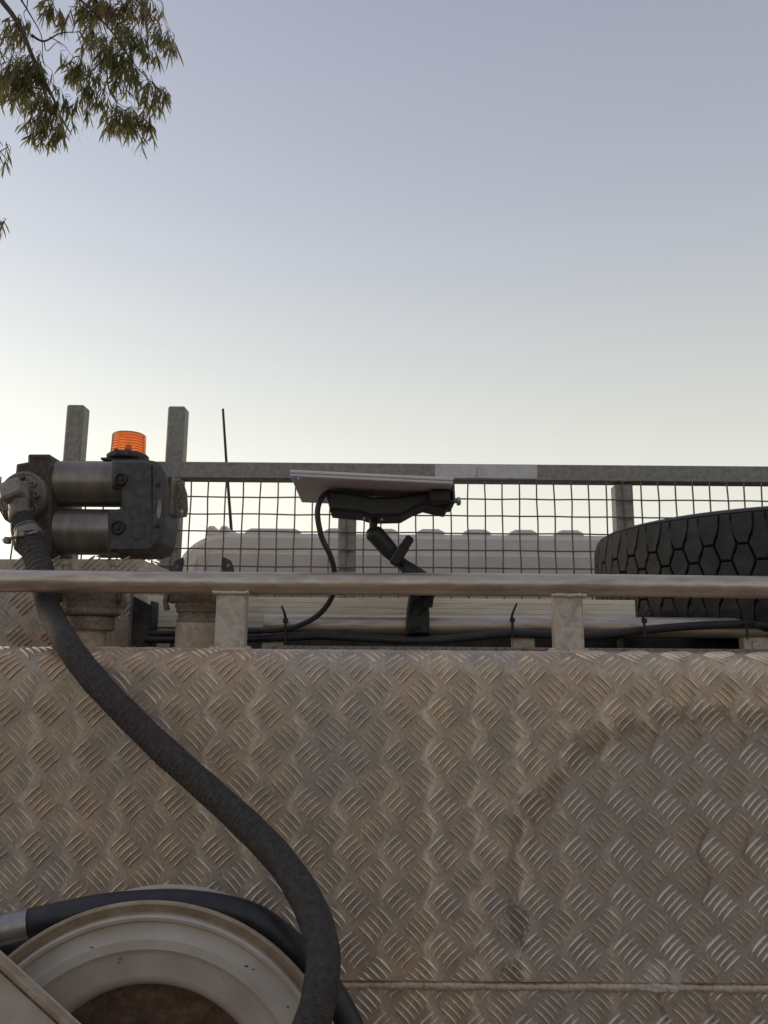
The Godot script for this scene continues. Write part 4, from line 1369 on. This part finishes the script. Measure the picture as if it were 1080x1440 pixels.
func gum_tree() -> void:
	var o := thing("gum_tree", "gum tree with drooping narrow leaves hanging into the top left corner", "tree")
	begin()
	tube(curve(PackedVector3Array([Vector3(-5.6, 0.0, -7.0), Vector3(-5.5, 1.6, -7.05), Vector3(-5.35, 3.4, -7.0), Vector3(-5.3, 5.4, -6.9), Vector3(-5.0, 7.6, -6.9)]), 8), func(u: float) -> float: return 0.24 - 0.15 * u, 16)
	obj("trunk", M.bark, o)
	var limbs := [
		[0.045, PackedVector3Array([Vector3(-5.32, 5.0, -6.92), Vector3(-4.5, 5.75, -6.6), Vector3(-3.9312, 7.8671, -6.3000), Vector3(-3.4648, 7.3865, -6.3000), Vector3(-3.2806, 7.1173, -6.3000), Vector3(-3.1456, 6.8378, -6.2500), Vector3(-3.0540, 6.6471, -6.2500), Vector3(-2.9515, 6.4654, -6.2500), Vector3(-2.8769, 6.3128, -6.2500)]), 0.010],
		[0.030, PackedVector3Array([Vector3(-4.0418, 8.4315, -6.4000), Vector3(-3.4012, 7.9721, -6.4000), Vector3(-2.9226, 7.5794, -6.3500), Vector3(-2.7355, 7.4171, -6.3500), Vector3(-2.5203, 7.1679, -6.3000), Vector3(-2.3803, 6.9806, -6.3000)]), 0.006],
		[0.016, PackedVector3Array([Vector3(-3.1700, 7.0428, -6.2800), Vector3(-3.0673, 7.0032, -6.3000), Vector3(-2.9511, 7.1277, -6.3500), Vector3(-2.8011, 7.1876, -6.4000)]), 0.003],
		[0.010, PackedVector3Array([Vector3(-3.3081, 7.4248, -6.3000), Vector3(-3.2213, 7.2869, -6.3500), Vector3(-3.1222, 7.1042, -6.3500), Vector3(-3.0654, 6.8305, -6.3000)]), 0.003],
		[0.008, PackedVector3Array([Vector3(-2.4880, 6.7071, -6.3000), Vector3(-2.4418, 6.4950, -6.3000), Vector3(-2.3394, 6.3695, -6.3000), Vector3(-2.2439, 6.3424, -6.3000)]), 0.002],
		[0.010, PackedVector3Array([Vector3(-2.4154, 7.0309, -6.3000), Vector3(-2.2565, 6.7747, -6.2500), Vector3(-2.1212, 6.6132, -6.2500), Vector3(-1.8912, 6.4051, -6.2500)]), 0.002],
		[0.008, PackedVector3Array([Vector3(-2.8011, 7.1876, -6.4000), Vector3(-2.6633, 6.9627, -6.3500), Vector3(-2.6139, 6.7059, -6.3000)]), 0.002],
		[0.014, PackedVector3Array([Vector3(-2.9226, 7.5794, -6.3500), Vector3(-2.6083, 7.5053, -6.3000), Vector3(-2.2824, 7.4343, -6.3000), Vector3(-2.0430, 7.1796, -6.3000)]), 0.003],
		[0.012, PackedVector3Array([Vector3(-3.7731, 6.3426, -6.3000), Vector3(-3.5067, 6.1710, -6.3000), Vector3(-3.3384, 5.9656, -6.3000)]), 0.003],
		[0.012, PackedVector3Array([Vector3(-3.8101, 5.5208, -6.3000), Vector3(-3.4850, 5.3236, -6.3000), Vector3(-3.2832, 5.2459, -6.3000)]), 0.003],
		[0.007, PackedVector3Array([Vector3(-3.2828, 7.6210, -6.3500), Vector3(-3.2503, 7.3517, -6.3000), Vector3(-3.2681, 7.2634, -6.3000), Vector3(-3.1799, 7.0307, -6.3500)]), 0.002],
		[0.006, PackedVector3Array([Vector3(-3.0201, 7.0471, -6.3000), Vector3(-2.9092, 7.0041, -6.3500), Vector3(-2.8374, 6.9032, -6.3500)]), 0.002],
		[0.006, PackedVector3Array([Vector3(-3.0673, 7.0032, -6.3000), Vector3(-3.0335, 6.9026, -6.3000), Vector3(-2.9519, 6.9898, -6.3000), Vector3(-2.8978, 6.9470, -6.3000)]), 0.002]]
	for l in limbs:
		begin()
		var r0: float = l[0]
		var r1: float = l[2]
		tube(curve(l[1], 6), func(u: float) -> float: return lerpf(r0, r1, sqrt(u)), 8)
		obj("limb", M.bark, o)
	# sprays: pixel-sized on paper, here as places and radii in metres
	var sprays := [
		[Vector3(-3.4103, 6.7344, -6.3000), 0.19, 60], [Vector3(-3.2599, 6.5748, -6.2500), 0.17, 70], [Vector3(-3.1929, 6.7414, -6.3500), 0.17, 70], [Vector3(-3.4060, 6.6002, -6.4000), 0.14, 50], [Vector3(-3.0939, 6.5738, -6.3000), 0.13, 45],
		[Vector3(-2.9825, 6.2426, -6.2500), 0.13, 46], [Vector3(-2.9105, 6.1191, -6.2500), 0.13, 50], [Vector3(-3.0679, 6.1264, -6.3000), 0.10, 34], [Vector3(-2.8289, 6.0871, -6.3000), 0.10, 22], [Vector3(-2.9310, 6.3679, -6.2500), 0.10, 34],
		[Vector3(-3.0547, 7.3093, -6.3000), 0.10, 34], [Vector3(-2.9571, 7.2819, -6.3500), 0.08, 16], [Vector3(-2.8243, 6.8183, -6.3000), 0.10, 30], [Vector3(-2.7272, 6.7049, -6.3000), 0.10, 28], [Vector3(-2.6630, 6.5212, -6.3000), 0.13, 44], [Vector3(-2.5661, 6.3955, -6.3000), 0.08, 18], [Vector3(-2.7502, 6.3518, -6.3000), 0.10, 28],
		[Vector3(-2.5653, 6.9068, -6.3000), 0.14, 44], [Vector3(-2.4455, 6.8217, -6.3000), 0.14, 60], [Vector3(-2.6633, 7.1377, -6.3500), 0.12, 36], [Vector3(-2.3355, 6.7385, -6.2500), 0.11, 40], [Vector3(-2.4830, 6.6360, -6.3000), 0.10, 30],
		[Vector3(-2.2863, 7.0973, -6.3000), 0.13, 46], [Vector3(-2.1883, 6.9535, -6.3000), 0.11, 34], [Vector3(-2.0294, 7.0561, -6.3000), 0.12, 36], [Vector3(-2.1071, 6.8678, -6.3000), 0.09, 20], [Vector3(-1.9572, 6.9129, -6.2500), 0.07, 12],
		[Vector3(-2.3742, 6.2065, -6.2500), 0.11, 40], [Vector3(-2.2462, 6.1388, -6.2500), 0.13, 46], [Vector3(-2.1256, 6.1812, -6.2500), 0.12, 36], [Vector3(-2.0940, 6.4731, -6.2500), 0.11, 36], [Vector3(-1.9896, 6.3902, -6.2500), 0.11, 34], [Vector3(-2.2005, 6.5844, -6.2500), 0.10, 30], [Vector3(-2.3269, 6.3696, -6.3000), 0.07, 12],
		[Vector3(-2.6935, 7.3730, -6.3500), 0.13, 46], [Vector3(-2.5357, 7.3877, -6.3000), 0.13, 50], [Vector3(-2.4116, 7.2566, -6.3000), 0.13, 46], [Vector3(-2.2658, 7.3754, -6.3000), 0.13, 44], [Vector3(-2.1360, 7.3472, -6.3000), 0.10, 26], [Vector3(-2.8141, 7.3579, -6.4000), 0.09, 20], [Vector3(-3.3469, 7.2195, -6.4000), 0.10, 30], [Vector3(-3.4436, 7.1159, -6.3500), 0.13, 44],
		[Vector3(-3.3524, 5.9176, -6.3000), 0.10, 20], [Vector3(-3.3007, 5.9591, -6.3000), 0.05, 5], [Vector3(-3.3038, 5.2062, -6.3000), 0.07, 24],
		[Vector3(-3.7, 4.7, -6.6), 0.35, 80], [Vector3(-4.2, 4.2, -6.5), 0.4, 90], [Vector3(-4.0, 5.6, -6.5), 0.4, 90], [Vector3(-4.3, 6.3, -6.9), 0.5, 110], [Vector3(-5.0, 8.0, -6.9), 0.6, 120], [Vector3(-3.6, 3.2, -6.4), 0.25, 50]]
	var k := 0
	for s in sprays:
		var mm: Material = M.leaf[[0, 1, 0, 2, 1, 0, 2][k % 7]]
		if k in [36, 38, 39]:
			mm = M.leaf[3]
		foliage_spray(s[0], s[1] * 1.18, int(s[2] * (2.5 if k < 42 else 1.2)), o, mm)
		k += 1

func far_tree(at: Vector3, h: float, label: String) -> void:
	var o := thing("far_tree", label, "tree", "far trees beyond the truck")
	o.position = at
	begin()
	tube(curve(PackedVector3Array([Vector3.ZERO, Vector3(0.1, h * 0.3, 0), Vector3(-0.1, h * 0.62, 0.1)]), 4), func(u: float) -> float: return h * 0.03 * (1.0 - 0.6 * u), 10)
	obj("trunk", M.bark, o)
	begin()
	for k in 900:
		var lump := Vector3(sin(floorf(k / 90.0) * 2.4) * 0.24, 0.66 + 0.2 * sin(floorf(k / 90.0) * 1.7), cos(floorf(k / 90.0) * 2.4) * 0.24) * h
		var d := Vector3(rng.randfn(), rng.randfn(), rng.randfn()).normalized() * h * 0.16 * pow(rng.randf(), 0.4)
		var p := lump + d
		var u := Vector3(rng.randfn(), rng.randfn(), rng.randfn()).normalized() * h * 0.022
		var v := u.cross(Vector3(rng.randfn(), rng.randfn(), rng.randfn())).normalized() * h * 0.014
		quad(p - u, p + v, p + u, p - v, -1)
	piece(false)
	obj("crown", M.far_leaf, o)

# unseen foliage belt behind the camera, placed to darken the truck's side
func unseen_scrub() -> void:
	begin()
	for k in 5200:
		var a := rng.randf_range(-1.25, 1.25)
		var r := rng.randf_range(8.0, 11.0)
		var h := (2.5 + 1.0 * sin(a * 7.0) + 0.7 * sin(a * 17.0 + 1.0)) * sqrt(rng.randf())
		var p := Vector3(sin(a) * r, h, cos(a) * r)
		var u := Vector3(rng.randfn(), rng.randfn(), rng.randfn()).normalized() * 0.24
		var v := u.cross(Vector3(rng.randfn(), rng.randfn(), rng.randfn())).normalized() * 0.15
		quad(p - u, p + v, p + u, p - v, -1)
	piece(false)
	var o := obj("unseen_scrub", M.far_leaf)
	o.set_meta("kind", "stuff")
	o.set_meta("label", "unseen olive foliage belt behind the camera, placed to darken the truck side")

# ----------------------------------------------------------------
func _ready() -> void:
	rng.seed = 7
	var cam := Camera3D.new()
	cam.name = "camera"
	cam.fov = 65.0
	cam.near = 0.05
	cam.far = 4000.0
	cam.transform = Transform3D(Basis(Vector3.RIGHT, deg_to_rad(10.4)) * Basis(Vector3.BACK, 0.008), Vector3(0, 1.6, 0))
	add_child(cam)
	cam.current = true
	var env := Environment.new()
	env.background_mode = Environment.BG_SKY
	env.sky = Sky.new()
	env.sky.sky_material = sky_material()
	env.tonemap_mode = Environment.TONE_MAPPER_LINEAR
	env.tonemap_exposure = 1.0
	env.sdfgi_enabled = true
	env.ssao_enabled = true
	env.ssil_enabled = true
	var we := WorldEnvironment.new()
	we.name = "environment"
	we.environment = env
	add_child(we)
	var sun := DirectionalLight3D.new()
	sun.name = "low_sun"
	sun.light_color = Color(1.0, 0.86, 0.68)
	sun.light_energy = 0.2
	sun.light_angular_distance = 12.0
	sun.shadow_enabled = true
	add_child(sun)
	sun.look_at_from_position(Vector3(sin(deg_to_rad(-55.0)), 0.12, -cos(deg_to_rad(-55.0))) * 50.0, Vector3.ZERO)

	make_materials()
	# setting
	begin()
	box(Vector3(0, -0.25, 0), Vector3(3000, 0.5, 3000))
	obj("ground", M.soil).set_meta("kind", "structure")
	unseen_scrub()
	truck_body()
	side_box()
	mesh_cage()
	poly_tank()
	plank()
	tyre()
	pump()
	main_hose()
	var c1 := coupling(Vector3(-0.5859, 1.6175, -1.62), false, "capped alloy coupling with narrow neck, left of the dark bracket")
	lever_tip(c1, Vector3(-0.6399, 1.7758, -1.6000), -1.0, M.cam)
	lever_tip(c1, Vector3(-0.5417, 1.7737, -1.6000), 1.0, M.cam)
	var c2 := coupling(Vector3(-0.3711, 1.6175, -1.62), true, "capped alloy coupling with wide pale neck, beside the left rail post")
	lever_tip(c2, Vector3(-0.4141, 1.7790, -1.6000), -1.0, M.dark_steel)
	lever_tip(c2, Vector3(-0.3105, 1.7813, -1.6000), 1.0, M.dark_steel)
	panel()
	cable_tie("black cable tie with upright tail, where the thin cable meets the conduit", PackedVector3Array([Vector3(-0.1960, 1.6765, -1.6320), Vector3(-0.1990, 1.6906, -1.6300), Vector3(-0.2052, 1.7048, -1.6300)]), Vector3(-0.1959, 1.6751, -1.6320), 0.052)
	cable_tie("black cable tie with tall tail, left of the right rail post", PackedVector3Array([Vector3(0.2583, 1.6801, -1.6320), Vector3(0.2611, 1.6943, -1.6300), Vector3(0.2702, 1.7143, -1.6300)]), Vector3(0.2597, 1.6801, -1.6320), 0.034)
	cable_tie("black cable tie with bent tail, in front of the spare tyre", PackedVector3Array([Vector3(0.5236, 1.6822, -1.6320), Vector3(0.5264, 1.6950, -1.6300), Vector3(0.5338, 1.7018, -1.6250), Vector3(0.5439, 1.7033, -1.6250)]), Vector3(0.5249, 1.6808, -1.6320), 0.034)
	cable_tie("black cable tie with short sideways tail, at the right frame edge", PackedVector3Array([Vector3(0.7297, 1.6782, -1.6320), Vector3(0.7403, 1.6782, -1.6300), Vector3(0.7502, 1.6768, -1.6300)]), Vector3(0.7298, 1.6796, -1.6320), 0.034)
	beacon()
	antenna()
	reel()
	gum_tree()
	far_tree(Vector3(-14.5, 0, -46.0), 7.6, "distant olive tree seen through the gap below the pump, at left")
	far_tree(Vector3(-11.2, 0, -44.0), 6.8, "distant low tree behind the white tank, partly hidden by it")
